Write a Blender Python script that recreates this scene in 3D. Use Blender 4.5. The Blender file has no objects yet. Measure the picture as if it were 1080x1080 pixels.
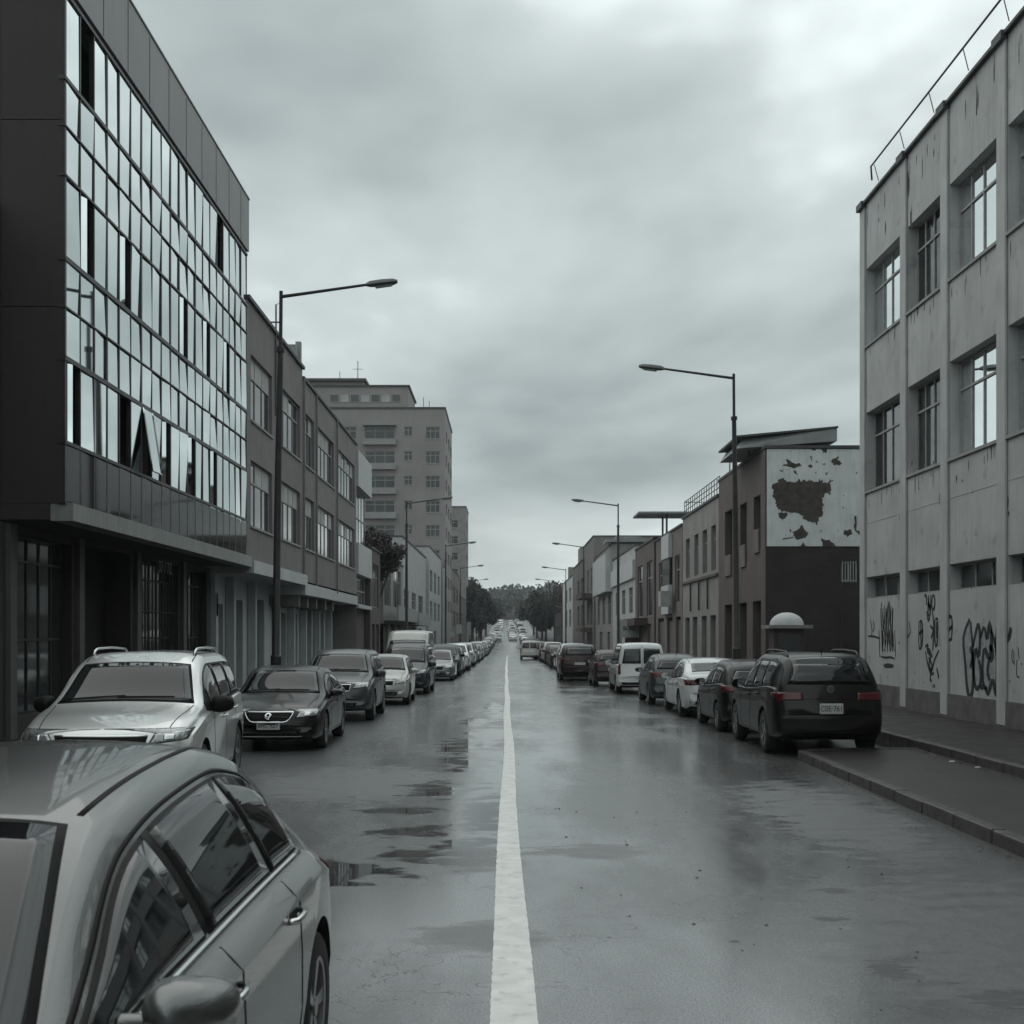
import bpy, bmesh, math, random
from mathutils import Vector, Matrix
from mathutils.bvhtree import BVHTree
from mathutils.geometry import tessellate_polygon
R = math.radians
rnd = random.Random(7)
SC = bpy.context.scene
COL = SC.collection
CH = 2.05            # camera height
FP = 1300.0          # focal length in photo pixels (1080 wide)
HX, HY = 536.0, 668.0

# ---------------------------------------------------------------- camera, world, sun
cam_d = bpy.data.cameras.new("camera"); cam = bpy.data.objects.new("camera", cam_d); COL.objects.link(cam)
cam.location = (0, 0, CH); cam.rotation_euler = (R(90), 0, 0)
cam_d.sensor_width = 36; cam_d.lens = 36*FP/1080
cam_d.shift_x = (540-HX)/1080; cam_d.shift_y = (HY-540)/1080
cam_d.clip_start = .05; cam_d.clip_end = 6000
cam_d.dof.use_dof = True; cam_d.dof.focus_distance = 24; cam_d.dof.aperture_fstop = 6.3
SC.camera = cam
SUN_EL, SUN_AZ = R(52), R(-55)     # azimuth measured from +Y towards +X
wd = bpy.data.worlds.new("World"); SC.world = wd; wd.use_nodes = True
nt = wd.node_tree; nt.nodes.clear()
def N(t, **k):
    n = nt.nodes.new(t)
    for a, b in k.items(): setattr(n, a, b)
    return n
def mth(op, a, b=None, c=None):
    n = N('ShaderNodeMath', operation=op)
    for i, v in enumerate((a, b, c)):
        if v is None: continue
        if isinstance(v, (int, float)): n.inputs[i].default_value = v
        else: nt.links.new(v, n.inputs[i])
    return n.outputs[0]
tc = N('ShaderNodeTexCoord'); sp = N('ShaderNodeSeparateXYZ'); nt.links.new(tc.outputs['Generated'], sp.inputs[0])
zz = mth('ADD', mth('MAXIMUM', sp.outputs[2], 0.0), .26)
px_ = mth('DIVIDE', sp.outputs[0], zz); py_ = mth('DIVIDE', sp.outputs[1], zz)
cb = N('ShaderNodeCombineXYZ'); nt.links.new(px_, cb.inputs[0]); nt.links.new(py_, cb.inputs[1]); cb.inputs[2].default_value = 3.7
SKYOFF = (22.48, 13.6, 0)
def wnoise(sc, det, dist, off):
    mp = N('ShaderNodeMapping'); mp.inputs['Location'].default_value = off
    nt.links.new(cb.outputs[0], mp.inputs[0])
    n = N('ShaderNodeTexNoise'); n.inputs['Scale'].default_value = sc; n.inputs['Detail'].default_value = det
    n.inputs['Distortion'].default_value = dist; n.inputs['Roughness'].default_value = .5
    nt.links.new(mp.outputs[0], n.inputs['Vector']); return n.outputs['Fac']
n1 = wnoise(1.15, 4, .3, SKYOFF); n2 = wnoise(3.2, 6, .4, (4, 1, 2))
mix = mth('ADD', mth('MULTIPLY', n1, .86), mth('MULTIPLY', n2, .14))
# brighter towards the horizon, duller overhead
hz = mth('MULTIPLY', mth('SUBTRACT', 1.0, mth('MINIMUM', mth('MULTIPLY', sp.outputs[2], 1.9), 1.0)), -.075)
mix = mth('ADD', mix, mth('SUBTRACT', hz, -.03))
cr = N('ShaderNodeValToRGB'); nt.links.new(mix, cr.inputs[0])
e = cr.color_ramp.elements
e[0].position = .32; e[0].color = (.150, .175, .173, 1)
e[1].position = .60; e[1].color = (.46, .505, .500, 1)
m_ = cr.color_ramp.elements.new(.515); m_.color = (.288, .320, .317, 1)
sky = N('ShaderNodeTexSky', sky_type='NISHITA', sun_disc=False)
sky.sun_elevation = SUN_EL; sky.sun_rotation = SUN_AZ
mx = N('ShaderNodeMix', data_type='RGBA'); mx.inputs[0].default_value = .965
sk = N('ShaderNodeVectorMath', operation='SCALE'); nt.links.new(sky.outputs[0], sk.inputs[0]); sk.inputs['Scale'].default_value = 1.0
cs = N('ShaderNodeVectorMath', operation='SCALE'); nt.links.new(cr.outputs[0], cs.inputs[0]); # an overcast sky is brighter overhead than near the horizon
zen = N('ShaderNodeMapRange', interpolation_type='SMOOTHSTEP'); nt.links.new(sp.outputs[2], zen.inputs[0])
for i_, v_ in enumerate((.46, .95, 14.5, 21.0)): zen.inputs[i_+1].default_value = v_
nt.links.new(zen.outputs[0], cs.inputs['Scale'])
nt.links.new(sk.outputs[0], mx.inputs[6]); nt.links.new(cs.outputs[0], mx.inputs[7])
bg = N('ShaderNodeBackground'); bg.inputs[1].default_value = .1
wo = N('ShaderNodeOutputWorld'); nt.links.new(mx.outputs[2], bg.inputs[0]); nt.links.new(bg.outputs[0], wo.inputs[0])
sl = bpy.data.lights.new("sun", 'SUN'); sl.energy = .6; sl.angle = R(75); sl.color = (1, .97, .93)
so = bpy.data.objects.new("sun", sl); COL.objects.link(so)
sd = Vector((math.sin(SUN_AZ)*math.cos(SUN_EL), math.cos(SUN_AZ)*math.cos(SUN_EL), math.sin(SUN_EL)))
so.rotation_euler = sd.to_track_quat('Z', 'Y').to_euler(); so.location = (0, 0, 60)
SC.view_settings.view_transform = 'Standard'; SC.view_settings.look = 'None'
SC.view_settings.exposure = .6; SC.view_settings.gamma = 1
SC.render.engine = 'CYCLES'

# ---------------------------------------------------------------- helpers
def tag(o, label=None, cat=None, group=None, kind=None):
    if label: o['label'] = label
    if cat: o['category'] = cat
    if group: o['group'] = group
    if kind: o['kind'] = kind
    return o
def empty(name, loc=(0, 0, 0), rz=0):
    o = bpy.data.objects.new(name, None); COL.objects.link(o); o.location = loc; o.rotation_euler = (0, 0, rz)
    o.empty_display_size = .3
    return o
class MB:
    def __init__(s): s.v = []; s.f = []
    def add(s, vs, fs):
        b = len(s.v); s.v += [tuple(p) for p in vs]; s.f += [tuple(i+b for i in f) for f in fs]; return s
    def hexa(s, p):   # 8 corners: bottom 4 ccw, top 4 ccw
        return s.add(p, [(3, 2, 1, 0), (4, 5, 6, 7), (0, 1, 5, 4), (1, 2, 6, 5), (2, 3, 7, 6), (3, 0, 4, 7)])
    def box(s, x0, x1, y0, y1, z0, z1):
        return s.hexa([(x0, y0, z0), (x1, y0, z0), (x1, y1, z0), (x0, y1, z0), (x0, y0, z1), (x1, y0, z1), (x1, y1, z1), (x0, y1, z1)])
    def quad(s, a, b, c, d): return s.add([a, b, c, d], [(0, 1, 2, 3)])
    def tube(s, pts, r, n=8, cap=True):
        pts = [Vector(p) for p in pts]; rs = r if isinstance(r, (list, tuple)) else [r]*len(pts)
        vs = []; fs = []
        for i, p in enumerate(pts):
            d = (pts[min(i+1, len(pts)-1)]-pts[max(i-1, 0)]).normalized()
            a = Vector((0, 0, 1)) if abs(d.z) < .9 else Vector((1, 0, 0))
            u = d.cross(a).normalized(); w = d.cross(u)
            for k in range(n):
                t = 2*math.pi*k/n; vs.append(p+(u*math.cos(t)+w*math.sin(t))*rs[i])
        for i in range(len(pts)-1):
            for k in range(n):
                fs.append((i*n+k, i*n+(k+1) % n, (i+1)*n+(k+1) % n, (i+1)*n+k))
        if cap:
            fs.append(tuple(range(n))); fs.append(tuple((len(pts)-1)*n+k for k in reversed(range(n))))
        return s.add(vs, fs)
    def mesh(s, name, mat=None, smooth=False, ang=None, fix=True):
        me = bpy.data.meshes.new(name); me.from_pydata(s.v, [], s.f)
        if fix:
            bm = bmesh.new(); bm.from_mesh(me); bmesh.ops.recalc_face_normals(bm, faces=bm.faces); bm.to_mesh(me); bm.free()
        for m in (mat if isinstance(mat, list) else [mat]):
            if m: me.materials.append(m)
        if smooth or ang:
            me.polygons.foreach_set('use_smooth', [True]*len(me.polygons))
            if ang: me.set_sharp_from_angle(angle=R(ang))
        me.update(); return me
    def build(s, name, mat=None, parent=None, smooth=False, ang=None, fix=True):
        o = bpy.data.objects.new(name, s.mesh(name, mat, smooth, ang, fix)); COL.objects.link(o)
        if parent: o.parent = parent
        return o
def bevel(o, w=.01, seg=2):
    m = o.modifiers.new('bevel', 'BEVEL'); m.width = w; m.segments = seg; m.limit_method = 'ANGLE'; m.angle_limit = R(40)
    return o
class Fr:   # a wall frame: u along the wall, z up, d outwards
    def __init__(s, O, U, Nn): s.O = Vector(O); s.U = Vector(U); s.N = Vector(Nn)
    def P(s, u, z, d=0): return s.O+s.U*u+Vector((0, 0, z))+s.N*d
def fbox(mb, F, u0, u1, z0, z1, d0, d1):
    p = [F.P(u0, z0, d0), F.P(u1, z0, d0), F.P(u1, z0, d1), F.P(u0, z0, d1)]
    q = [F.P(u0, z1, d0), F.P(u1, z1, d0), F.P(u1, z1, d1), F.P(u0, z1, d1)]
    return mb.hexa(p+q)
def wallface(mb, F, u0, u1, z0, z1, ops, dep, back=None):
    """wall face with openings (u0,u1,z0,z1) and reveals of depth dep, a back panel closing each"""
    us = sorted(set([u0, u1]+[o[0] for o in ops]+[o[1] for o in ops])); zs = sorted(set([z0, z1]+[o[2] for o in ops]+[o[3] for o in ops]))
    us = [u for u in us if u0 <= u <= u1]; zs = [z for z in zs if z0 <= z <= z1]
    for i in range(len(us)-1):
        for j in range(len(zs)-1):
            cu = (us[i]+us[i+1])/2; cz = (zs[j]+zs[j+1])/2
            if any(o[0] < cu < o[1] and o[2] < cz < o[3] for o in ops): continue
            mb.quad(F.P(us[i], zs[j]), F.P(us[i+1], zs[j]), F.P(us[i+1], zs[j+1]), F.P(us[i], zs[j+1]))
    for a, b, c, d in ops:
        mb.quad(F.P(a, c), F.P(b, c), F.P(b, c, -dep), F.P(a, c, -dep))
        mb.quad(F.P(a, d), F.P(b, d), F.P(b, d, -dep), F.P(a, d, -dep))
        mb.quad(F.P(a, c), F.P(a, d), F.P(a, d, -dep), F.P(a, c, -dep))
        mb.quad(F.P(b, c), F.P(b, d), F.P(b, d, -dep), F.P(b, c, -dep))
        (back or mb).quad(F.P(a, c, -dep), F.P(b, c, -dep), F.P(b, d, -dep), F.P(a, d, -dep))
def interp(tab, x):
    """monotone cubic through (x,y) pairs"""
    n = len(tab)
    if x <= tab[0][0]: return tab[0][1]
    if x >= tab[-1][0]: return tab[-1][1]
    d = [(tab[i+1][1]-tab[i][1])/(tab[i+1][0]-tab[i][0]) for i in range(n-1)]
    m = [d[0]]+[0 if d[i-1]*d[i] <= 0 else 2*d[i-1]*d[i]/(d[i-1]+d[i]) for i in range(1, n-1)]+[d[-1]]
    for i in range(n-1):
        if x <= tab[i+1][0]:
            h = tab[i+1][0]-tab[i][0]; t = (x-tab[i][0])/h
            return ((2*t**3-3*t*t+1)*tab[i][1]+(t**3-2*t*t+t)*h*m[i]+(-2*t**3+3*t*t)*tab[i+1][1]+(t**3-t*t)*h*m[i+1])
def gz(D):
    if D < 20: return 0.0
    if D < 150: return -.0048*(D-20)
    return -.624+.00009*(D-150)**2-.0048*min(D-150, 30)*(1-min(D-150, 30)/60)

# ---------------------------------------------------------------- materials
MATS = {}
def mat(name, col, rough=.7, metal=0, spec=.5, var=.15, scale=3.0, streak=0, bump=0, bscale=40, coat=0, coatr=.05, dirt=None, dirtamt=.5, dirtpos=(.5, .62), rvar=0, ior=None, stretch=None):
    if name in MATS: return MATS[name]
    m = bpy.data.materials.new(name); m.use_nodes = True; t = m.node_tree; b = t.nodes['Principled BSDF']
    b.inputs['Roughness'].default_value = rough; b.inputs['Metallic'].default_value = metal
    b.inputs['Specular IOR Level'].default_value = spec
    if ior: b.inputs['IOR'].default_value = ior
    b.inputs['Coat Weight'].default_value = coat; b.inputs['Coat Roughness'].default_value = coatr
    c = (*col, 1)
    tcn = t.nodes.new('ShaderNodeTexCoord')
    def noise(sc, det=5, vec=None, st=None):
        n = t.nodes.new('ShaderNodeTexNoise'); n.inputs['Scale'].default_value = sc; n.inputs['Detail'].default_value = det
        src = tcn.outputs['Object']
        if st:
            mp = t.nodes.new('ShaderNodeMapping'); mp.inputs['Scale'].default_value = st; t.links.new(src, mp.inputs[0]); src = mp.outputs[0]
        t.links.new(src, n.inputs['Vector']); return n.outputs['Fac']
    def mixc(fac, a, bb, blend='MIX'):
        x = t.nodes.new('ShaderNodeMix'); x.data_type = 'RGBA'; x.blend_type = blend
        if isinstance(fac, float): x.inputs[0].default_value = fac
        else: t.links.new(fac, x.inputs[0])
        for i, q in ((6, a), (7, bb)):
            if isinstance(q, tuple): x.inputs[i].default_value = q
            else: t.links.new(q, x.inputs[i])
        return x.outputs[2]
    def ramp(f, p0, p1):
        x = t.nodes.new('ShaderNodeMapRange'); x.inputs[1].default_value = p0; x.inputs[2].default_value = p1; t.links.new(f, x.inputs[0]); return x.outputs[0]
    out = c
    if var:
        out = mixc(ramp(noise(scale, 6, st=stretch), .3, .7), tuple(x*(1-var) for x in col)+(1,), tuple(min(1, x*(1+var)) for x in col)+(1,))
    if streak:
        f = ramp(noise(2.2, 6, st=(3.5, 3.5, .35)), .50, .75)
        x = t.nodes.new('ShaderNodeMath'); x.operation = 'MULTIPLY'; x.inputs[1].default_value = streak; t.links.new(f, x.inputs[0])
        out = mixc(x.outputs[0], out, tuple(v*.35 for v in col)+(1,))
    if dirt:
        f = ramp(noise(scale*1.7, 8), *dirtpos)
        x = t.nodes.new('ShaderNodeMath'); x.operation = 'MULTIPLY'; x.inputs[1].default_value = dirtamt; t.links.new(f, x.inputs[0])
        out = mixc(x.outputs[0], out, (*dirt, 1))
    if isinstance(out, tuple): b.inputs['Base Color'].default_value = out
    else: t.links.new(out, b.inputs['Base Color'])
    if rvar:
        x = t.nodes.new('ShaderNodeMapRange'); x.inputs[1].default_value = .3; x.inputs[2].default_value = .7
        x.inputs[3].default_value = max(0, rough-rvar); x.inputs[4].default_value = min(1, rough+rvar)
        t.links.new(noise(scale*1.3, 5), x.inputs[0]); t.links.new(x.outputs[0], b.inputs['Roughness'])
    if bump:
        bp = t.nodes.new('ShaderNodeBump'); bp.inputs['Strength'].default_value = bump; bp.inputs['Distance'].default_value = .02
        t.links.new(noise(bscale, 4), bp.inputs['Height']); t.links.new(bp.outputs[0], b.inputs['Normal'])
    MATS[name] = m; return m
def thin_glass(name, tint=.75, refl=1.0):
    if name in MATS: return MATS[name]
    m = bpy.data.materials.new(name); m.use_nodes = True; t = m.node_tree; t.nodes.clear()
    o = t.nodes.new('ShaderNodeOutputMaterial'); x = t.nodes.new('ShaderNodeMixShader'); f = t.nodes.new('ShaderNodeFresnel'); f.inputs[0].default_value = 1.55
    mu = t.nodes.new('ShaderNodeMath'); mu.operation = 'MULTIPLY_ADD'; mu.inputs[1].default_value = 1.5*refl; mu.inputs[2].default_value = .03; mu.use_clamp = True
    tr = t.nodes.new('ShaderNodeBsdfTransparent'); tr.inputs[0].default_value = (tint, tint, tint, 1)
    g = t.nodes.new('ShaderNodeBsdfGlossy'); g.inputs['Roughness'].default_value = .02; g.inputs[0].default_value = (.9, .95, .95, 1)
    t.links.new(f.outputs[0], mu.inputs[0]); t.links.new(mu.outputs[0], x.inputs[0]); t.links.new(tr.outputs[0], x.inputs[1]); t.links.new(g.outputs[0], x.inputs[2]); t.links.new(x.outputs[0], o.inputs[0])
    MATS[name] = m; return m
def brickmat(name, c1, c2, mortar, scale=1, rot=None, bw=.24, bh=.075, ms=.01, rough=.85):
    m = bpy.data.materials.new(name); m.use_nodes = True; t = m.node_tree; b = t.nodes['Principled BSDF']; b.inputs['Roughness'].default_value = rough
    tcn = t.nodes.new('ShaderNodeTexCoord'); mp = t.nodes.new('ShaderNodeMapping'); t.links.new(tcn.outputs['Object'], mp.inputs[0])
    if rot: mp.inputs['Rotation'].default_value = rot
    k = t.nodes.new('ShaderNodeTexBrick'); k.inputs['Scale'].default_value = scale; k.inputs['Brick Width'].default_value = bw; k.inputs['Row Height'].default_value = bh
    k.inputs['Mortar Size'].default_value = ms; k.inputs['Color1'].default_value = (*c1, 1); k.inputs['Color2'].default_value = (*c2, 1); k.inputs['Mortar'].default_value = (*mortar, 1)
    t.links.new(mp.outputs[0], k.inputs['Vector']); n = t.nodes.new('ShaderNodeTexNoise'); n.inputs['Scale'].default_value = 1.3; n.inputs['Detail'].default_value = 7; t.links.new(tcn.outputs['Object'], n.inputs['Vector'])
    x = t.nodes.new('ShaderNodeMix'); x.data_type = 'RGBA'; x.blend_type = 'MULTIPLY'; x.inputs[0].default_value = .6
    t.links.new(k.outputs[0], x.inputs[6]); r = t.nodes.new('ShaderNodeValToRGB'); r.color_ramp.elements[0].position = .3; r.color_ramp.elements[0].color = (.45, .45, .45, 1); r.color_ramp.elements[1].position = .65
    t.links.new(n.outputs[0], r.inputs[0]); t.links.new(r.outputs[0], x.inputs[7]); t.links.new(x.outputs[2], b.inputs['Base Color'])
    bp = t.nodes.new('ShaderNodeBump'); bp.inputs['Strength'].default_value = .4; bp.inputs['Distance'].default_value = .01; bp.invert = True
    t.links.new(k.outputs['Fac'], bp.inputs['Height']); t.links.new(bp.outputs[0], b.inputs['Normal'])
    MATS[name] = m; return m

M_white = mat('painted_render_white', (.37, .378, .375), .8, scale=1.1, var=.12, streak=.28, bump=.25, bscale=30, dirt=(.12, .11, .105), dirtamt=.45, dirtpos=(.60, .72))
M_pier = mat('painted_render_pier', (.38, .387, .384), .8, scale=1.6, var=.10, streak=.3, bump=.2, bscale=30)
M_base = mat('base_band_paint', (.10, .095, .092), .75, scale=3, var=.3, streak=.3)
M_grey = mat('grey_render', (.175, .162, .160), .85, scale=1.2, var=.12, streak=.22, bump=.2, bscale=30)
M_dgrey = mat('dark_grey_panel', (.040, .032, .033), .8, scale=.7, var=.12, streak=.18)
M_fascia = mat('ribbed_fascia', (.19, .187, .185), .5, scale=.8, var=.1, streak=.2)
M_slab = mat('slab_edge_concrete', (.26, .265, .26), .8, scale=2.5, var=.12, streak=.3)
M_lightband = mat('light_band_paint', (.42, .44, .44), .75, scale=2, var=.08, streak=.3)
M_tower = mat('tower_render', (.25, .235, .23), .85, scale=.35, var=.10, streak=.2)
M_brown = mat('brown_render', (.095, .078, .075), .85, scale=1.3, var=.15, streak=.25, bump=.2)
M_pinkish = mat('faded_brown_render', (.135, .115, .110), .85, scale=1.3, var=.15, streak=.25)
M_beige = mat('weathered_beige_render', (.22, .215, .205), .85, scale=1.3, var=.15, streak=.3)
M_darkroof = mat('dark_roofing', (.045, .045, .047), .6, scale=2, var=.2)
M_metalroof = mat('zinc_roof_edge', (.20, .21, .21), .5, scale=2, var=.15)
M_frame_l = mat('pale_window_frame', (.27, .27, .265), .6, scale=9, var=.15)
M_frame_d = mat('dark_window_frame', (.028, .024, .024), .5, scale=6, var=.2)
M_mull = mat('mullion_metal', (.035, .033, .033), .45, metal=.3, var=.25, scale=4)
M_black = mat('room_darkness_black', (.006, .0025, .003), .9, var=0)  # reddish near-black for flat back panels: the rooms' darkness put into colour
M_shutter = mat('roller_shutter', (.09, .085, .083), .7, var=.2, scale=5)
M_curtain = mat('curtain_cloth', (.26, .26, .25), .9, var=.15, scale=5)
M_curtain_d = mat('brown_curtain_cloth', (.10, .085, .08), .9, var=.2, scale=5)
M_blind = mat('window_blind', (.36, .37, .36), .8, var=.15, scale=1.5)
M_pole = mat('lamp_post_metal', (.030, .028, .029), .5, metal=.3, var=.25, scale=5)
M_lamphead = mat('lamp_head_metal', (.055, .058, .058), .5, metal=.3, var=.15)
M_lens = mat('lamp_lens', (.30, .31, .30), .3, var=.05)
M_rail = mat('roof_rail_metal', (.06, .06, .06), .5, metal=.4, var=.2)
M_glass = thin_glass('window_glass', .70, .6)
M_mirror = mat('reflective_facade_glass', (.70, .76, .76), .035, metal=1, var=.06, scale=.8)
M_darkglass = mat('dark_opaque_glass', (.020, .014, .015), .06, spec=.08, var=.1)
M_farglass = mat('window_pane_dark', (.035, .037, .038), .07, spec=.8, var=.25, scale=1.2)
M_paint_chip = mat('exposed_brown_plaster', (.060, .050, .045), .9, var=.35, scale=4, bump=.5, bscale=25)
M_peel = mat('peeling_white_paint', (.55, .58, .575), .8, var=.10, scale=1.5, streak=.3, dirt=(.075, .062, .052), dirtamt=.95, dirtpos=(.665, .68), bump=.25, bscale=12)
M_brick = brickmat('dark_brick', (.036, .026, .026), (.028, .021, .022), (.040, .033, .032), rot=(R(90), 0, 0))
M_siding = brickmat('grey_cladding', (.085, .082, .082), (.075, .072, .073), (.03, .03, .03), rot=(R(90), 0, 0), bw=6, bh=.16, ms=.008, rough=.6)
M_kerb = mat('kerb_stone', (.055, .048, .048), .45, var=.25, scale=5, bump=.3, bscale=30, rvar=.12)
M_spray = mat('black_spray_paint', (.018, .018, .020), .7, var=.3, scale=20)
M_sprayf = mat('grey_spray_fill', (.26, .27, .28), .75, var=.25, scale=9)
M_sign = mat('sign_white', (.34, .35, .35), .6, var=.1)

# ---------------------------------------------------------------- ground, road, pavements
def strip(name, xs, Ds, zoff, m, kind='structure', zf=gz):
    mb = MB(); n = len(xs)
    for D in Ds:
        for x in xs: mb.v.append((x, D, zf(D)+zoff))
    for i in range(len(Ds)-1):
        for j in range(n-1): mb.f.append((i*n+j, i*n+j+1, (i+1)*n+j+1, (i+1)*n+j))
    o = mb.build(name, m); o['kind'] = kind; return o
def frange(a, b, s):
    r = []; x = a
    while x < b-1e-6: r.append(x); x += s
    return r+[b]
LONG = frange(-30, 60, 3)+frange(65, 440, 5)

def road_material():
    m = bpy.data.materials.new('wet_asphalt'); m.use_nodes = True; t = m.node_tree; b = t.nodes['Principled BSDF']
    L = t.links.new
    def nd(ty, **k):
        n = t.nodes.new(ty)
        for a, q in k.items(): setattr(n, a, q)
        return n
    def ma(op, a, bb=None, c=None, clamp=False):
        n = nd('ShaderNodeMath', operation=op, use_clamp=clamp)
        for i, v in enumerate((a, bb, c)):
            if v is None: continue
            if isinstance(v, (int, float)): n.inputs[i].default_value = v
            else: L(v, n.inputs[i])
        return n.outputs[0]
    tcn = nd('ShaderNodeTexCoord'); P = tcn.outputs['Object']; s = nd('ShaderNodeSeparateXYZ'); L(P, s.inputs[0])
    X, Y = s.outputs[0], s.outputs[1]
    def noise(sc, det=5, st=(1, 1, 1), rough=.5, loc=(0, 0, 0)):
        mp = nd('ShaderNodeMapping'); mp.inputs['Scale'].default_value = st; mp.inputs['Location'].default_value = loc; L(P, mp.inputs[0])
        n = nd('ShaderNodeTexNoise'); n.inputs['Scale'].default_value = sc; n.inputs['Detail'].default_value = det; n.inputs['Roughness'].default_value = rough
        L(mp.outputs[0], n.inputs['Vector']); return n.outputs['Fac']
    def mr(f, a, bb, c=0., d=1., smooth=True):
        n = nd('ShaderNodeMapRange', interpolation_type='SMOOTHSTEP' if smooth else 'LINEAR')
        for i, v in enumerate((a, bb, c, d)): n.inputs[i+1].default_value = v
        L(f, n.inputs[0]); return n.outputs[0]
    # standing water: sunk places left of the centre line (x, y, half width, half length)
    pools = [(-.95, 12.7, .45, .42), (-1.35, 10.6, .62, .65), (-.95, 16.2, .55, .9), (-.75, 19.5, .42, 1.2), (-1.2, 14.3, .5, .35), (-.85, 22.5, .5, 1.6), (-.45, 24.5, .42, 3.4), (-.7, 29, .4, 2), (-.33, 34, .33, 5),
             (-.55, 11.6, .6, .7), (-.3, 14, .3, 2.5)]
    acc = None
    for (cx, cy, ax, ay) in pools:
        q = ma('ADD', ma('POWER', ma('ABSOLUTE', ma('DIVIDE', ma('SUBTRACT', X, cx), ax)), 2.0), ma('POWER', ma('ABSOLUTE', ma('DIVIDE', ma('SUBTRACT', Y, cy), ay)), 2.0))
        g = ma('SUBTRACT', 1.0, q)
        acc = g if acc is None else ma('MAXIMUM', acc, g)
    wob = noise(2.2, 7, (.75, 1.3, 1), .64); acc = ma('ADD', ma('MAXIMUM', acc, -1.3), ma('MULTIPLY', ma('SUBTRACT', wob, .49), 7.5))
    pool = mr(acc, 0., .8)
    def ells(lst, wob_, amp, lo, hi):
        ac = None
        for (cx, cy, ax, ay) in lst:
            q = ma('ADD', ma('POWER', ma('ABSOLUTE', ma('DIVIDE', ma('SUBTRACT', X, cx), ax)), 2.0), ma('POWER', ma('ABSOLUTE', ma('DIVIDE', ma('SUBTRACT', Y, cy), ay)), 2.0))
            g = ma('SUBTRACT', 1.0, q); ac = g if ac is None else ma('MAXIMUM', ac, g)
        return mr(ma('ADD', ma('MAXIMUM', ac, -1.2), ma('MULTIPLY', ma('SUBTRACT', wob_, .5), amp)), lo, hi)
    # drier, rougher places and oily stains
    dry = ells([(-.35, 11.2, .55, .75), (.75, 11.6, .6, .5), (-.2, 8.3, .5, .5), (3.4, 8.2, 1.5, 2.5), (-2.2, 17, 1.6, 2.2), (3.6, 14, .9, 3.5)], noise(3.1, 6, (.7, 1.4, 1), .6, (2, 5, 0)), 3.2, -.1, .9)
    stain = ells([(2.42, 10.95, .14, .20), (2.50, 10.35, .16, .07), (2.58, 9.8, .18, .12), (2.31, 8.85, .15, .10), (2.32, 7.5, .16, .22), (2.46, 13.7, .20, .16), (3.6, 16.8, .2, .25), (2.8, 6.9, .25, .2), (1.5, 8.2, .05, .04), (3.0, 12.2, .12, .2)], noise(11, 5, (.6, 1.3, 1), .6, (9, 1, 0)), 5.5, -.1, .6)
    # shallow film elsewhere
    film = mr(noise(.55, 6, (1, .35, 1), .6, (3, 1, 0)), .36, .58)
    inlane = mr(ma('ABSOLUTE', ma('SUBTRACT', X, .8)), 4.2, 2.2)
    film = ma('MULTIPLY', ma('MULTIPLY', film, inlane), ma('SUBTRACT', 1.0, ma('MAXIMUM', ma('MULTIPLY', dry, .85), stain)))
    fine = noise(75, 3); mid = noise(9, 6, (1, .6, 1)); big = noise(.35, 4)
    colr = nd('ShaderNodeMix', data_type='RGBA'); L(ma('ADD', ma('MULTIPLY', mid, .35), ma('MULTIPLY', mr(fine, .40, .60), .65)), colr.inputs[0])
    colr.inputs[6].default_value = (.026, .026, .027, 1); colr.inputs[7].default_value = (.11, .11, .112, 1)
    c2 = nd('ShaderNodeMix', data_type='RGBA'); L(ma('MULTIPLY', pool, .8), c2.inputs[0]); L(colr.outputs[2], c2.inputs[6]); c2.inputs[7].default_value = (.012, .011, .011, 1)
    # cracks and patches
    vo = nd('ShaderNodeTexVoronoi', feature='DISTANCE_TO_EDGE'); mp = nd('ShaderNodeMapping'); mp.inputs['Scale'].default_value = (.16, .30, 1); L(P, mp.inputs[0])
    ad = nd('ShaderNodeVectorMath', operation='ADD'); nn = nd('ShaderNodeTexNoise'); nn.inputs['Scale'].default_value = 1.5; nn.inputs['Detail'].default_value = 6; L(P, nn.inputs['Vector'])
    sc = nd('ShaderNodeVectorMath', operation='SCALE'); L(nn.outputs['Color'], sc.inputs[0]); sc.inputs['Scale'].default_value = .35; L(mp.outputs[0], ad.inputs[0]); L(sc.outputs[0], ad.inputs[1]); L(ad.outputs[0], vo.inputs['Vector'])
    crack = mr(vo.outputs['Distance'], .0022, .005, 1., 0.)
    crack = ma('MULTIPLY', crack, mr(noise(.5, 3, loc=(7, 2, 0)), .47, .56))
    c3 = nd('ShaderNodeMix', data_type='RGBA'); L(ma('MULTIPLY', crack, .85), c3.inputs[0]); L(c2.outputs[2], c3.inputs[6]); c3.inputs[7].default_value = (.008, .008, .008, 1)
    lines = None
    for (ly, xa, xb, wd_) in ((14.25, -3.6, -1.9, .016), (17.6, -3.9, -2.2, .012), (20.4, -2.9, -1.6, .012), (26.5, -3.3, -.8, .02), (11.9, -1.9, -.9, .008), (23.2, .9, 2.2, .014), (19.8, 1.5, 2.4, .012), (12.9, 2.2, 4.4, .008)):
        q = ma('ABSOLUTE', ma('SUBTRACT', ma('ADD', Y, ma('MULTIPLY', ma('SUBTRACT', noise(1.7, 5), .5), .45)), ly))
        q = mr(q, wd_*.5, wd_*1.6, 1., 0.)
        q = ma('MULTIPLY', q, ma('MULTIPLY', mr(X, xa-.25, xa+.25), mr(X, xb-.25, xb+.25, 1., 0.)))
        lines = q if lines is None else ma('MAXIMUM', lines, q)
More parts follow.
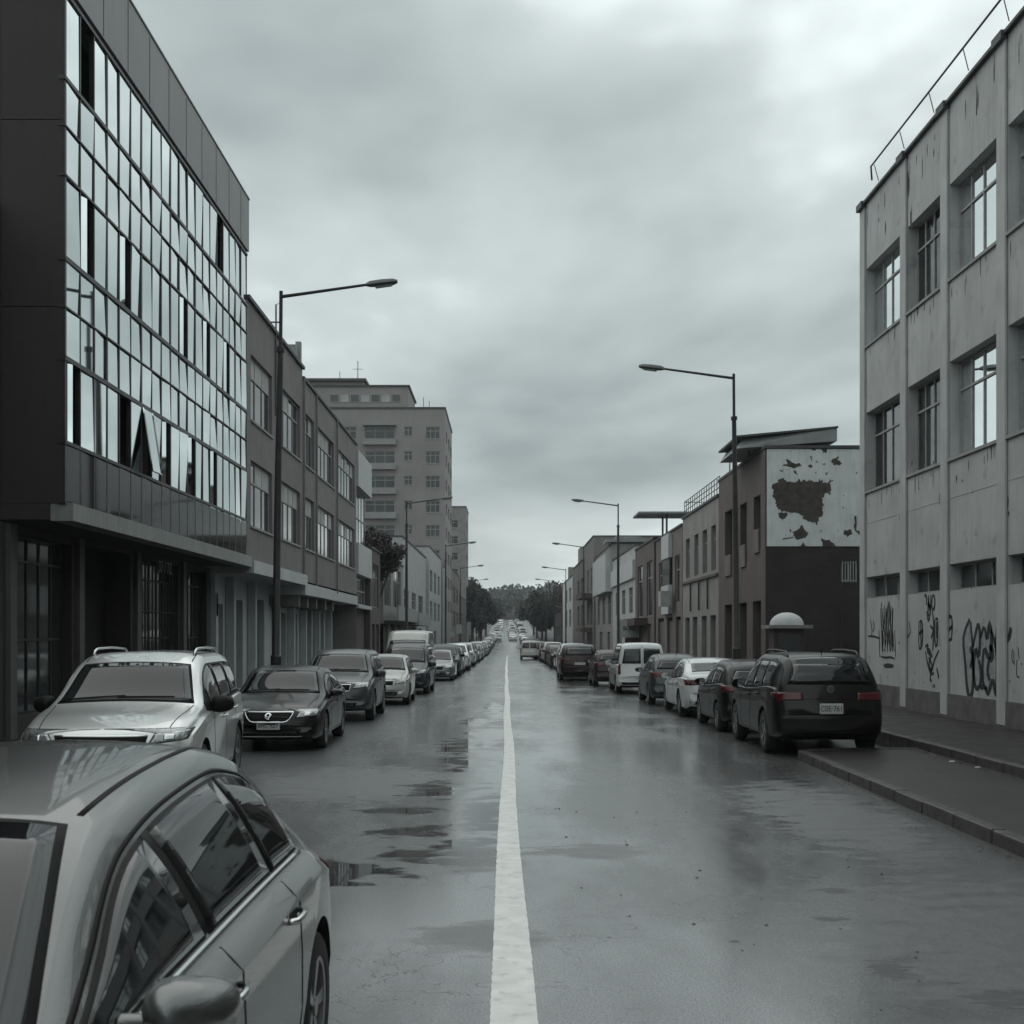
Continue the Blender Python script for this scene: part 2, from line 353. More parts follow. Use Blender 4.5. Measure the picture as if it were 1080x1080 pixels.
    c4 = nd('ShaderNodeMix', data_type='RGBA'); L(ma('MAXIMUM', lines, ma('MULTIPLY', stain, .85)), c4.inputs[0]); L(c3.outputs[2], c4.inputs[6]); c4.inputs[7].default_value = (.006, .005, .005, 1)
    L(c4.outputs[2], b.inputs['Base Color'])
    crack = ma('MAXIMUM', crack, ma('MAXIMUM', lines, ma('MAXIMUM', ma('MULTIPLY', dry, .55), stain)))
    r0 = ma('ADD', ma('MULTIPLY', film, -.15), ma('ADD', .31, ma('MULTIPLY', ma('SUBTRACT', mid, .5), .14)))
    r1 = ma('ADD', ma('MULTIPLY', r0, ma('SUBTRACT', 1.0, pool)), ma('MULTIPLY', pool, .03))
    r1 = ma('ADD', r1, ma('MULTIPLY', crack, .3)); L(r1, b.inputs['Roughness'])
    b.inputs['IOR'].default_value = 1.6; L(ma('SUBTRACT', .95, ma('MULTIPLY', pool, .5)), b.inputs['Specular IOR Level'])
    b.inputs['Coat IOR'].default_value = 1.55; L(ma('MULTIPLY', ma('MULTIPLY', ma('MULTIPLY', ma('ADD', ma('MULTIPLY', film, .65), .35), mr(fine, .38, .60, .35, 1.)), ma('SUBTRACT', 1.0, pool)), ma('SUBTRACT', 1.0, crack)), b.inputs['Coat Weight']); b.inputs['Coat Roughness'].default_value = .15
    h = ma('ADD', ma('MULTIPLY', fine, .35), ma('MULTIPLY', noise(38, 3), .65))
    bp = nd('ShaderNodeBump'); bp.inputs['Distance'].default_value = .008
    L(ma('MULTIPLY', ma('SUBTRACT', 1.0, pool), ma('SUBTRACT', .45, ma('MULTIPLY', film, .34))), bp.inputs['Strength']); L(h, bp.inputs['Height'])
    L(bp.outputs[0], b.inputs['Normal'])
    return m
M_road = road_material()
M_ground = mat('packed_earth', (.06, .058, .05), .9, var=.3, scale=.3)
M_pave = brickmat('wet_paving_slabs', (.036, .031, .031), (.028, .025, .025), (.009, .008, .008), bw=.6, bh=.4, ms=.008, rough=.42)
M_pave2 = mat('wet_old_pavement', (.018, .015, .015), .5, spec=.35, var=.3, scale=2, bump=.4, bscale=50, rvar=.14)

def gxy(x, D):
    h = gz(D) if D < 440 else gz(440)
    if D > 430:
        t = min(1, (D-430)/320); t = t*t*(3-2*t)
        h += t*(11+4*math.sin(x*.011+1)+3*math.sin(x*.027))
    side = max(0, abs(x)-40)/300
    return h + side*(0 if D < 200 else min(1, (D-200)/200))*9
mb = MB(); gx = [-900, -500, -300, -180, -100, -50, -20, -12, -6, 0, 6, 12, 20, 50, 100, 180, 300, 500, 900]
gD = [-60, -30, 0]+frange(20, 440, 20)+frange(460, 800, 20)+[900, 1100, 1400]
for D in gD:
    for x in gx: mb.v.append((x, D, gxy(x, D)-.06))
n_ = len(gx)
for i in range(len(gD)-1):
    for j in range(n_-1): mb.f.append((i*n_+j, i*n_+j+1, (i+1)*n_+j+1, (i+1)*n_+j))
o = mb.build('ground', M_ground, smooth=True); o['kind'] = 'structure'
strip('road', [-5.4, -4, -2, 0, 2, 4, 5.5, 7.0], LONG, 0, M_road)

# pavements with kerb stones (a kerb is a row of stones with joints)
def kerb(name, x0, x1, D0, D1, ztop, zf=gz):
    mb = MB(); D = D0; r = random.Random(int(abs(x0)*100))
    while D < D1:
        l = min(1.0, D1-D); g = .008 if D < 60 else 0
        j = r.uniform(-.006, .006); a = zf(D); b2 = zf(D+l); k = r.uniform(-.006, .006)
        mb.hexa([(x0+k, D+g, a-.1), (x1+k, D+g, a-.1), (x1+k, D+l-g, b2-.1), (x0+k, D+l-g, b2-.1),
                 (x0+k, D+g, a+ztop+j), (x1+k, D+g, a+ztop+j), (x1+k, D+l-g, b2+ztop+j), (x0+k, D+l-g, b2+ztop+j)])
        D += l
    o = mb.build(name, M_kerb); o['kind'] = 'structure'; bevel(o, .018, 2); return o
strip('pavement', [-5.24, -7, -9.5, -14], LONG[::-1][::-1], .13, M_pave2)
kerb('kerb', -5.4, -5.24, -10, 200, .14)
strip('pavement', [4.86, 5.5, 6.82], frange(-20, 20.0, 1), .13, M_pave)
kerb('kerb', 4.70, 4.86, -12, 20.0, .145)
# rounded end of the kerb build-out
mb = MB(); pts = []
for k in range(9):
    a = math.pi/2*k/8; pts.append((6.1-1.4*math.cos(a), 20.0+.55*math.sin(a)))
for k in range(8):
    (xa, ya), (xb, yb) = pts[k], pts[k+1]
    mb.hexa([(xa, ya, -.1), (xb, yb, -.1), (xb+.1, yb-.15, -.1), (xa+.16, ya-.02, -.1), (xa, ya, .145), (xb, yb, .145), (xb+.1, yb-.15, .145), (xa+.16, ya-.02, .145)])
mb.box(6.1, 6.82, 20.4, 20.55, -.1, .145)
o = mb.build('kerb', M_kerb); o['kind'] = 'structure'
mb = MB(); vs = [(4.86, 20.0, .131), (6.82, 20.0, .131), (6.82, 20.4, .131), (6.1, 20.4, .131)]+[(x+.12, y-.1, .131) for x, y in reversed(pts[:-1])]
mb.add(vs, [tuple(range(len(vs)))]); o = mb.build('pavement', M_pave); o['kind'] = 'structure'
strip('pavement', [6.98, 8, 10, 14, 20], LONG, .26, M_pave2)
kerb('kerb', 6.82, 6.98, -12, 220, .27)
# centre line: paint with worn edges, a little wider near the camera
M_line = mat('worn_white_road_paint', (.68, .68, .655), .6, var=.12, scale=6, bump=.1, bscale=60, dirt=(.16, .16, .158), dirtamt=.35, dirtpos=(.56, .72), rvar=.15)
mb = MB(); r = random.Random(3); Ds = [2.2+.06*i for i in range(200)]+frange(14.3, 60, .4)+frange(61, 150, 2)
wv = [(2, .128), (6.4, .127), (9, .118), (12, .108), (17, .094), (30, .085), (60, .075), (150, .07)]
for D in Ds:
    w = interp(wv, D); c = -.0+.014*math.sin(D*.35)+(.02 if D < 8 else .02*8/D)+(-.12*min(1, max(0, (D-20)/60)))
    n = 1.0 if D < 14 else 1.6
    mb.v += [(c-w-r.uniform(-.003, .003)*n, D, gz(D)+.004), (c+w+r.uniform(-.003, .003)*n, D, gz(D)+.004)]
for i in range(len(Ds)-1): mb.f.append((2*i, 2*i+1, 2*i+3, 2*i+2))
o = mb.build('road_marking', M_line, fix=False); tag(o, kind='structure')

# ---------------------------------------------------------------- buildings
def FL(x): return Fr((x, 0, 0), (0, 1, 0), (1, 0, 0))
def FR(x): return Fr((x, 0, 0), (0, 1, 0), (-1, 0, 0))
def FF(D): return Fr((0, D, 0), (1, 0, 0), (0, -1, 0))
def window(par, F, op, dep, cols=3, trans=None, fm=None, glass=None, curt=None, bar=.05, sill=None, seed=0, pw=.5, gd=None, blind=0, back=True):
    """a window set in the opening: frame with its own panes, a sill; a curtain or blind behind the glass"""
    a, b, c, d = op; fm = fm or M_frame_l; glass = glass or M_farglass
    g = -dep+.10 if gd is None else gd
    mb = MB(); t = bar
    fbox(mb, F, a+.004, b-.004, c+.003, c+t, g, g+.05); fbox(mb, F, a+.004, b-.004, d-t, d-.003, g, g+.05)
    fbox(mb, F, a+.003, a+t, c+t, d-t, g, g+.05); fbox(mb, F, b-t, b-.003, c+t, d-t, g, g+.05)
    for k in range(1, cols):
        u = a+(b-a)*k/cols; fbox(mb, F, u-t*.45, u+t*.45, c+t, d-t, g+.002, g+.047)
    if trans:
        for zt in (trans if isinstance(trans, (list, tuple)) else [trans]):
            z = c+(d-c)*zt; fbox(mb, F, a+t, b-t, z-t*.5, z+t*.5, g-.003, g+.056)
    w = mb.build('window', fm, par)
    mb = MB(); mb.quad(F.P(a+t*.5, c+t*.5, g+.02), F.P(b-t*.5, c+t*.5, g+.02), F.P(b-t*.5, d-t*.5, g+.02), F.P(a+t*.5, d-t*.5, g+.02))
    mb.build('pane', glass, w)
    if blind:
        mb = MB(); r = random.Random(seed); n = cols
        for k in range(n):
            u0 = a+(b-a)*k/n; u1 = a+(b-a)*(k+1)/n
            if r.random() < .15: continue
            fbox(mb, F, u0+t*.6, u1-t*.6, d-(d-c)*blind, d-t, g+.024, g+.034)
        if mb.v: mb.build('blind', M_blind, w)
    if curt:
        r = random.Random(seed); mb = MB(); n = 26; prev = None; on = True
        for k in range(n+1):
            u = a+.03+(b-a-.06)*k/n; q = g-.05+.018*math.sin(k*2.1+seed)
            if k % 5 == 0: on = r.random() < pw
            cur = (F.P(u, c+.03, q), F.P(u, d-.03, q))
            if prev and on: mb.quad(prev[0], cur[0], cur[1], prev[1])
            prev = cur
        if mb.v: mb.build('curtain', curt, w, smooth=True, fix=False)
    if sill:
        mb = MB(); fbox(mb, F, a-.04, b+.04, c-.07, c-.004, g+.06, sill); mb.build('window_sill', M_slab, w)
    return w
def box_shell(par, name, m, x0, x1, y0, y1, z0, z1, skip=()):
    """closed mass without the faces named in skip ('-x','+x','-y','+y')"""
    mb = MB()
    if '-x' not in skip: mb.quad((x0, y0, z0), (x0, y1, z0), (x0, y1, z1), (x0, y0, z1))
    if '+x' not in skip: mb.quad((x1, y0, z0), (x1, y1, z0), (x1, y1, z1), (x1, y0, z1))
    if '-y' not in skip: mb.quad((x0, y0, z0), (x1, y0, z0), (x1, y0, z1), (x0, y0, z1))
    if '+y' not in skip: mb.quad((x0, y1, z0), (x1, y1, z0), (x1, y1, z1), (x0, y1, z1))
    mb.quad((x0, y0, z1-.02), (x1, y0, z1-.02), (x1, y1, z1-.02), (x0, y1, z1-.02))
    return mb.build(name, m, par)

# ---- left 1: office block with a reflecting glass front on a recessed ground floor
GX, G0, G1 = -8.0, 22.2, 37.7
gb = tag(empty('office_building', (GX, G0, 0)), 'dark office block with a bright reflecting glass front overhanging the street', 'building')
gb.location = (0, 0, 0)
# body with camera-facing end wall
mb = MB()
F = FF(G0)
for (a, b, c, d) in ((-20, -9.14, 4.4, 15.3), (-9.13, GX-.02, 4.4, 7.93), (-9.13, GX-.02, 7.945, 11.30), (-9.13, GX-.02, 11.315, 15.2)):
    fbox(mb, F, a, b, c, d, -.3, 0 if b > -9 else -.012)
mb.box(-20, GX-.45, G0+.3, G1, 4.42, 15.0)
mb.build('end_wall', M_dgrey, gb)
mb = MB(); mb.box(GX-.5, GX+.07, G0-.05, G1+.02, 13.72, 15.30)
f_ = mb.build('roof_fascia', M_fascia, gb)
y = G0+.4
while y < G1:
    mb = MB(); mb.box(GX+.071, GX+.076, y, y+.02, 13.75, 15.24); mb.build('fascia_rib', M_dgrey, f_); y += 1.55
mb = MB(); mb.box(GX-.5, GX+.09, G0-.07, G1+.04, 15.302, 15.35); mb.build('roof_edge', M_darkroof, gb)
mb = MB(); mb.box(GX-.25, GX+.16, G0+.02, G1+.02, 4.08, 4.40); mb.build('overhang_slab', M_slab, gb)
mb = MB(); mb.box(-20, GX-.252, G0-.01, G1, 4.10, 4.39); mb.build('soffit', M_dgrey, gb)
rows = [(4.42, 5.48), (5.52, 7.0), (7.04, 7.93), (7.95, 8.80), (8.84, 10.3), (10.34, 11.2), (11.22, 12.05), (12.09, 13.62)]
nc = 20; cw = (G1-G0-.1)/nc
mb = MB()
for z, h in ((4.40, .05), (5.5, .09), (7.02, .12), (7.94, .04), (8.82, .12), (10.32, .06), (11.21, .04), (12.07, .10), (13.62, .10)):
    mb.box(GX-.10, GX+.035, G0-.02, G1, z-h*.36, z+h*.36)
for k in range(nc+1):
    y = G0+.05+k*cw; w = .026 if k % 3 else .04
    mb.box(GX-.08, GX+.014, y-w, y+w, 4.42, 13.6)
mb.build('mullion_grid', M_mull, gb)
mb = MB(); mb.box(GX-.45, GX-.40, G0+.02, G1, 4.42, 13.7); mb.build('room_darkness', M_black, gb)
dark = {(1, 7), (15, 7), (1, 4), (4, 4), (10, 4), (13, 4), (0, 1), (4, 1), (6, 1), (11, 1), (14, 1), (16, 4), (8, 1)}
r = random.Random(11); far = MB(); npane = 0
for k in range(nc):
    for j, (z0, z1) in enumerate(rows):
        y0 = G0+.05+k*cw+.03; y1 = y0+cw-.06; dx = r.gauss(0, .006); dz = r.gauss(0, .007); x = GX
        if (k, j) in dark:
            if (k, j) in ((4, 1), (1, 7), (15, 7)): continue          # open: only the black panel standing for the dark room shows
            if (k, j) in ((6, 1),):                    # casement swung outwards at the foot
                z0b = .24
                v = [(x+z0b, y0, z0+.08), (x+z0b, y1, z0+.08), (x+.03, y1, z1-.02), (x+.03, y0, z1-.02)]
            else:
                v = [(x-.06, y0, z0+.02), (x+.02, (y0+y1)/2-.05, z0+.02), (x+.02, (y0+y1)/2-.05, z1-.02), (x-.06, y0, z1-.02)]
        else:
            v = [(x+dx-dz, y0, z0+.02), (x-dx-dz, y1, z0+.02), (x-dx+dz, y1, z1-.02), (x+dx+dz, y0, z1-.02)]
        m = M_darkglass if j == 0 else M_mirror
        if k < 12 or j == 0:
            if j == 0 and k >= 4: 
                pass
            q = MB(); q.quad(*v)
            if (k, j) in ((6, 1),):
                q.tube([v[0], v[1]], .022, 4); q.tube([v[0], v[3]], .018, 4); q.tube([v[1], v[2]], .018, 4)
            if npane < 96: q.build('glass_pane', m, gb, fix=False); npane += 1
            else: far.add(q.v, q.f)
        else: far.quad(*v)
o = far.build('glass_pane', M_mirror, gb, fix=False); o['kind'] = 'stuff'
mb = MB(); mb.box(GX-.02, GX+.01, G0+.08, G1-.05, 4.45, 5.44); mb.build('spandrel_strip', M_darkglass, gb)
# recessed ground floor
GF = FL(-9.1)
ops = [(22.6, 25.7, .5, 3.9), (26.5, 29.7, .13, 3.95), (30.6, 34.0, .5, 3.9), (34.9, 37.2, .5, 3.9)]
mb = MB(); bk = MB(); wallface(mb, GF, 19.0, 37.7, -.3, 4.06, ops, .6, bk)
mb.build('ground_floor_wall', M_dgrey, gb); bk.build('ground_floor_darkness', M_black, gb)
for i, op in enumerate(ops):
    if i != 1: window(gb, GF, op, .6, 5, (.42, .86), M_mull, M_farglass, None, .05, gd=-.25)
mb = MB()
M_pil = mat('pillar_paint', (.085, .078, .078), .7, streak=.3)
for y in (22.3, 25.9, 29.95, 34.2):
    mb = MB(); fbox(mb, GF, y, y+.30, 0, 4.05, .004, .10); mb.build('pillar', M_pil, gb)
mb = MB()
y = 31.2
for k in range(9): mb.tube([(-9.2, y+k*.32, .5), (-9.2, y+k*.32, 3.9)], .016, 5)
for z in (1.3, 2.6): mb.tube([(-9.2, 30.7, z), (-9.2, 34, z)], .016, 5)
mb.build('window_bars', M_mull, gb)
# ---- left 0: low volume at the very edge of the frame, clad ground wall
lb = tag(empty('annex_building'), 'low dark annex with a ribbed wall at the left edge of the photo', 'building')
mb = MB(); mb.box(-20, -9.35, 12.0, 22.08, -.3, 9.55); mb.build('wall', M_siding, lb)
mb = MB(); mb.box(-20, -9.15, 11.8, 22.12, 9.55, 9.85); mb.build('roof_edge', M_darkroof, lb)
mb = MB(); mb.box(-9.34, -9.16, 21.7, 22.08, -.2, 9.5); mb.build('corner_post', M_fascia, lb)

# ---- left 2: grey rendered block, two stepped sections
def grey_block():
    b = tag(empty('apartment_block'), 'long grey rendered block with two rows of wide windows, beside the glass office block', 'building')
    X = -8.0; F = FL(X)
    secA = [(38.3, 41.8), (43.5, 47.4)]; secB = [(48.4, 50.8), (51.4, 56.6), (57.9, 64.2)]
    ops = [(a, c, z0, z1) for (a, c) in secA+secB for (z0, z1) in ((8.7, 10.75), (5.4, 7.45))]
    mb = MB(); bk = MB()
    wallface(mb, F, 37.72, 47.9, 4.3, 12.3, [o for o in ops if o[1] < 48], .3, bk)
    wallface(mb, F, 47.9, 65.0, 4.1, 11.95, [o for o in ops if o[0] > 48], .3, bk)
    mb.quad((X, 47.9, 11.95), (-18, 47.9, 11.95), (-18, 47.9, 12.3), (X, 47.9, 12.3))
    mb.quad((X, 37.72, 11.8), (-18, 37.72, 11.8), (-18, 37.72, 12.3), (X, 37.72, 12.3))
    mb.quad((X, 65, 0), (-18, 65, 0), (-18, 65, 11.95), (X, 65, 11.95))
    mb.box(-18, X-.35, 37.8, 64.9, 4.3, 11.8)
    mb.build('wall', M_grey, b); bk.build('room_darkness', M_black, b)
    for i, op in enumerate(ops):
        # upper light panel belongs to the window: lower part glazed
        a, c, z0, z1 = op; n = max(3, round((c-a)/1.1))
        window(b, F, op, .3, n, .68, M_frame_l, M_farglass, M_curtain, .055, .06, seed=i, pw=.5, gd=-.16, blind=.30, back=False)
    mb = MB(); mb.box(-18, X+.10, 37.7, 47.95, 12.3, 12.42); mb.box(-18, X+.08, 47.95, 65.05, 11.95, 12.06); mb.build('roof_edge', M_darkroof, b)
    for (y0, y1, z0, z1, dx) in ((37.75, 47.8, 3.9, 4.3, .22), (47.9, 54.9, 3.55, 4.0, .12), (55.0, 65.0, 3.55, 4.0, .06)):
        mb = MB(); mb.box(-12, X+dx, y0, y1, z0, z1); mb.build('slab_edge', M_lightband, b)
    mb = MB()
    for y in (47.95, 50.0, 52.3, 54.9, 57.2): mb.box(-9.4, X-.15, y, y+.35, 3.1, 3.55)
    mb.build('bracket', M_grey, b)
    # ground floor, recessed, with openings and light columns
    G = FL(-9.3); gops = [(38.4, 40.2, .13, 3.0), (41.2, 43.2, .13, 3.2), (44.5, 47.0, .13, 3.3), (49.6, 51.6, .13, 2.9), (52.3, 54.4, .13, 2.9), (56, 58.3, .13, 3.2), (59.4, 62.2, .13, 3.2)]
    mb = MB(); bk = MB(); wallface(mb, G, 37.7, 65, -.5, 3.9, gops, .45, bk); mb.build('ground_floor_wall', M_lightband, b); bk.build('ground_floor_darkness', M_black, b)
    for i, (a, c, z0, z1) in enumerate(gops):
        mb = MB(); fbox(mb, G, a+.05, c-.05, z0, z1*(.97 if i % 2 else .8), -.3, -.22)
        for k in range(14): fbox(mb, G, a+.06, c-.06, z0+.1+k*.2, z0+.12+k*.2, -.22, -.205)
        mb.build('shutter', M_shutter, b)
    for y in (38.0, 40.5, 43.9, 48.5, 51.85, 54.9, 58.8, 62.8):
        mb = MB(); mb.box(-9.28, -9.0, y, y+.28, -.2, 3.9); mb.build('column', M_lightband, b)
    mb = MB(); mb.box(-10.6, -9.02, 37.9, 38.0, 3.3, 3.9); mb.box(-10.6, -9.0, 38.02, 38.25, 2.6, 3.3); o = mb.build('service_panel', M_lightband, b)
    mb = MB(); mb.box(-9.75, -9.52, 37.87, 37.9, 3.55, 3.83); mb.box(-10.35, -10.2, 37.87, 37.9, 3.6, 3.85); mb.build('meter_box', M_shutter, o)
    # downpipes
    for y in (42.6, 47.95, 51.1, 57.25):
        mb = MB(); mb.tube([(X+.07, y, 3.9), (X+.07, y, 12.0)], .045, 6); mb.build('downpipe', M_grey, b)
    mb = MB(); mb.tube([(X+.05, 42.2, 9.5), (X+.05, 42.2, 13.3), (X+.25, 42.2, 13.4)], .03, 6); mb.tube([(X-.2, 42.2, 12.7), (X+.25, 42.2, 12.7)], .03, 5); mb.build('vent_mast', M_rail, b)
    mb = MB(); mb.box(X-.5, X-.1, 46.9, 47.5, 12.42, 13.05); mb.box(X-.2, X, 47.5, 47.75, 12.42, 13.3); mb.build('chimney', M_slab, b)
    return b
grey_block()
# ---- left 3: white balcony piece
b = tag(empty('balcony_house'), 'narrow house with stacked white balcony bands at the end of the grey block', 'building')
mb = MB(); mb.box(-18, -8.35, 65.1, 71.4, -1, 11.4); mb.build('wall', M_brown, b)
for z0, z1 in ((9.85, 11.75), (5.2, 6.85), (3.4, 3.6)):
    mb = MB(); mb.box(-8.34, -7.9, 65.12, 71.4, z0, z1); mb.build('balcony_band', M_lightband, b)
for z0, z1 in ((6.9, 9.8), (3.62, 5.15)):
    window(b, FL(-8.34), (65.5, 71.0, z0, z1), .0, 4, .5, M_frame_l, M_farglass, None, .07, gd=.01)

# ---- generic street house
def house(name, label, side, D0, D1, X, zt, m, wins=(), dep=.25, ground=(), fm=None, curt=None, roof=.12, roofm=None, depth=10, zb=-1.5, gm=None, cols=2, trans=.7, sill=None, front=(), roofover=.08, blind=0):
    b = tag(empty(name), label, 'building')
    F = FL(X) if side < 0 else FR(X)
    mb = MB(); bk = MB(); ops = list(wins)+list(ground)
    wallface(mb, F, D0, D1, zb, zt, ops, dep, bk)
    xb = X-depth if side < 0 else X+depth; x0, x1 = min(X, xb), max(X, xb)
    FFr = FF(D0); wallface(mb, FFr, x0, x1, zb, zt, list(front), dep, bk)
    mb.quad((x0, D1, zb), (x1, D1, zb), (x1, D1, zt), (x0, D1, zt)); mb.quad((xb, D0, zb), (xb, D1, zb), (xb, D1, zt), (xb, D0, zt))
    mb.quad((x0, D0, zt), (x1, D0, zt), (x1, D1, zt), (x0, D1, zt))
    mb.build('wall', m, b)
    if bk.v: bk.build('room_darkness', M_black, b)
    for i, op in enumerate(wins): window(b, F, op, dep, cols, trans, fm or M_frame_l, M_farglass, curt, .06, sill, seed=i+int(D0), pw=.45, blind=blind)
    for i, op in enumerate(front): window(b, FFr, op, dep, cols, trans, fm or M_frame_l, M_farglass, curt, .06, sill, seed=i)
    for i, op in enumerate(ground):
        q = MB(); fbox(q, F, op[0]+.04, op[1]-.04, op[2], op[3]*.93, -dep+.04, -dep+.1)
        q.build('door' if op[1]-op[0] < 1.6 else 'shutter', gm or M_shutter, b)
    if roof:
        q = MB(); e_ = roofover
        q.box(x0-(e_ if side > 0 else 0), x1+(e_ if side < 0 else 0), D0-.05, D1+.02, zt+.003, zt+roof); q.build('roof', roofm or M_darkroof, b)
    return b
def grid(us, zs): return [(a, b, c, d) for (a, b) in us for (c, d) in zs]
# left side further houses
h = house('street_house', 'small brown house with pale shutters beside the dark tree', -1, 71.5, 77, -8.0, 7.0, M_brown, grid([(72.8, 76)], [(3.6, 6.2)]), ground=[(72.4, 74, -.3, 2.6), (74.6, 76.4, -.3, 2.6)], curt=M_curtain, cols=4)
h = house('street_house', 'pale framed house with a deep first-floor balcony, left side before the tall tower', -1, 81, 96, -8.2, 7.2, M_beige, grid([(81.5, 86), (88, 94)], [(3.9, 6.7)]), ground=[(81, 84, -.4, 2.7), (86, 89, -.4, 2.7), (91, 94, -.4, 2.7)], cols=3)
mb = MB(); mb.box(-8.19, -7.2, 81, 97, 2.9, 3.15); mb.box(-7.32, -7.2, 81, 97, 3.15, 3.9); mb.build('balcony', M_slab, h)
h = house('street_house', 'taller pale house with a flat white upper wall, left side below the tower', -1, 96.5, 124, -8.3, 9.6, M_white, grid([(98, 103), (106, 111), (114, 120)], [(3.4, 5.6)]), ground=[(98, 102, -.5, 2.5), (106, 110, -.5, 2.5), (114, 118, -.5, 2.5)], cols=2)
mb = MB(); mb.box(-8.28, -7.0, 97, 112, 2.7, 2.95); mb.box(-7.15, -7.0, 97, 112, 2.95, 3.7); mb.build('balcony', M_slab, h)
# apartment tower
def tower(label, x0, x1, D0, D1, zt, m, bays, floors, small, name='apartment_tower'):
    b = tag(empty(name), label, 'building')
    F = FF(D0); ops = []
    for (a, c) in bays:
        for z in floors: ops.append((a, c, z, z+1.45))
    for (a, c) in small:
        for z in floors: ops.append((a, c, z+.35, z+1.45))
    mb = MB(); bk = MB(); wallface(mb, F, x0, x1, -1.5, zt, ops, .3, bk)
    wo_ = [(D0+2+6*i, D0+5+6*i, z, z+1.4) for i in range(int((D1-D0)/6)) for z in floors]
    wallface(mb, FL(x1), D0, D1, -1.5, zt, wo_, .3, bk)
    mb.quad((x0, D0, -1.5), (x0, D1, -1.5), (x0, D1, zt), (x0, D0, zt)); mb.quad((x0, D0, zt), (x1, D0, zt), (x1, D1, zt), (x0, D1, zt)); mb.quad((x0, D1, -1.5), (x1, D1, -1.5), (x1, D1, zt), (x0, D1, zt))
    mb.build('wall', m, b); bk.build('room_darkness', M_black, b)
    for i, op in enumerate(ops): window(b, F, op, .3, 2 if op[1]-op[0] < 1.5 else 3, .66, M_frame_l, M_farglass, M_curtain if i % 3 else M_curtain_d, .08, .05, seed=i, pw=.5, gd=-.15)
    for i, op in enumerate(wo_[:12]): window(b, FL(x1), op, .3, 2, None, M_frame_l, M_farglass, None, .08, gd=-.15)
    mb = MB(); mb.box(x0-.1, x1+.1, D0-.1, D1+.1, zt+.003, zt+.22); mb.build('roof_edge', M_darkroof, b)
    return b
fl = [25.4-2.95*i for i in range(8)]
tw = tower('tall grey apartment tower with a stepped rooftop storey, rising over the left row', -23.5, -7.6, 148, 166, 29.0, M_tower, [(-20.6, -18.2), (-17.2, -13.6), (-9.9, -8.2)], fl, [(-11.9+-.6, -11.6+.1)])
mb = MB(); mb.box(-26, -12.1, 149.2, 160, 29.24, 31.9); mb.box(-26, -17.5, 149.6, 158, 31.9, 32.6); mb.build('rooftop_storey', M_tower, tw)
mb = MB(); mb.box(-26.2, -17.2, 149.0, 158.3, 32.6, 32.9); mb.box(-26.1, -11.9, 149.0, 160.2, 31.903, 32.1); mb.build('rooftop_slab', M_darkroof, tw)
for i in range(7): window(tw, FF(149.2), (-21.6+i*1.25, -20.5+i*1.25, 30.0, 31.0), 0, 1, None, M_frame_l, [M_farglass, M_blind][i % 2], None, .07, gd=.01)
mb = MB(); mb.tube([(-18.3, 150, 32.9), (-18.3, 150, 35.2)], .05, 5); mb.tube([(-18.9, 150, 34.2), (-17.7, 150, 34.2)], .03, 4)
mb.tube([(-10.3, 150, 29.2), (-10.3, 150, 30.8)], .04, 5); mb.tube([(-9.6, 150, 29.2), (-9.6, 150, 30.3)], .04, 5); mb.tube([(-20.5, 150, 32.9), (-20.5, 150, 33.9)], .04, 5)
mb.build('aerial', M_rail, tw)
mb = MB(); mb.box(-17.4, -13.4, 147.2, 147.98, 26.95, 27.1)
for z in fl[:6]: mb.box(-17.4, -13.4, 147.4, 147.98, z-.75, z-.12)
mb.build('balcony', M_slab, tw)
tower('second grey tower, slimmer and farther off, just right of the tall apartment tower', -22, -8.1, 236, 250, 26.2, M_beige, [(-12.4, -9.6)], [22.3-3.1*i for i in range(7)], [])
house('street_house', 'pale street house with tall narrow piers, standing right below the tall grey tower', -1, 124.5, 147, -8.0, 10.8, M_pier, grid([(126, 130), (133, 137), (140, 144)], [(3.4, 5.4), (6.4, 8.6)]), ground=[(126, 130, -.6, 2.3), (133, 137, -.6, 2.3)], cols=2)
house('street_house', 'weathered house with dark openings between the two grey towers', -1, 166.5, 200, -8.0, 11.2, M_pinkish, grid([(170, 176), (180, 186), (190, 196)], [(3, 5.4), (6.6, 9)]), cols=2)
house('street_house', 'low brown house, the farthest of the left row before the trees', -1, 200.5, 235, -8.2, 8.4, M_brown, grid([(204, 210), (216, 222)], [(3.4, 5.6)]), cols=2)

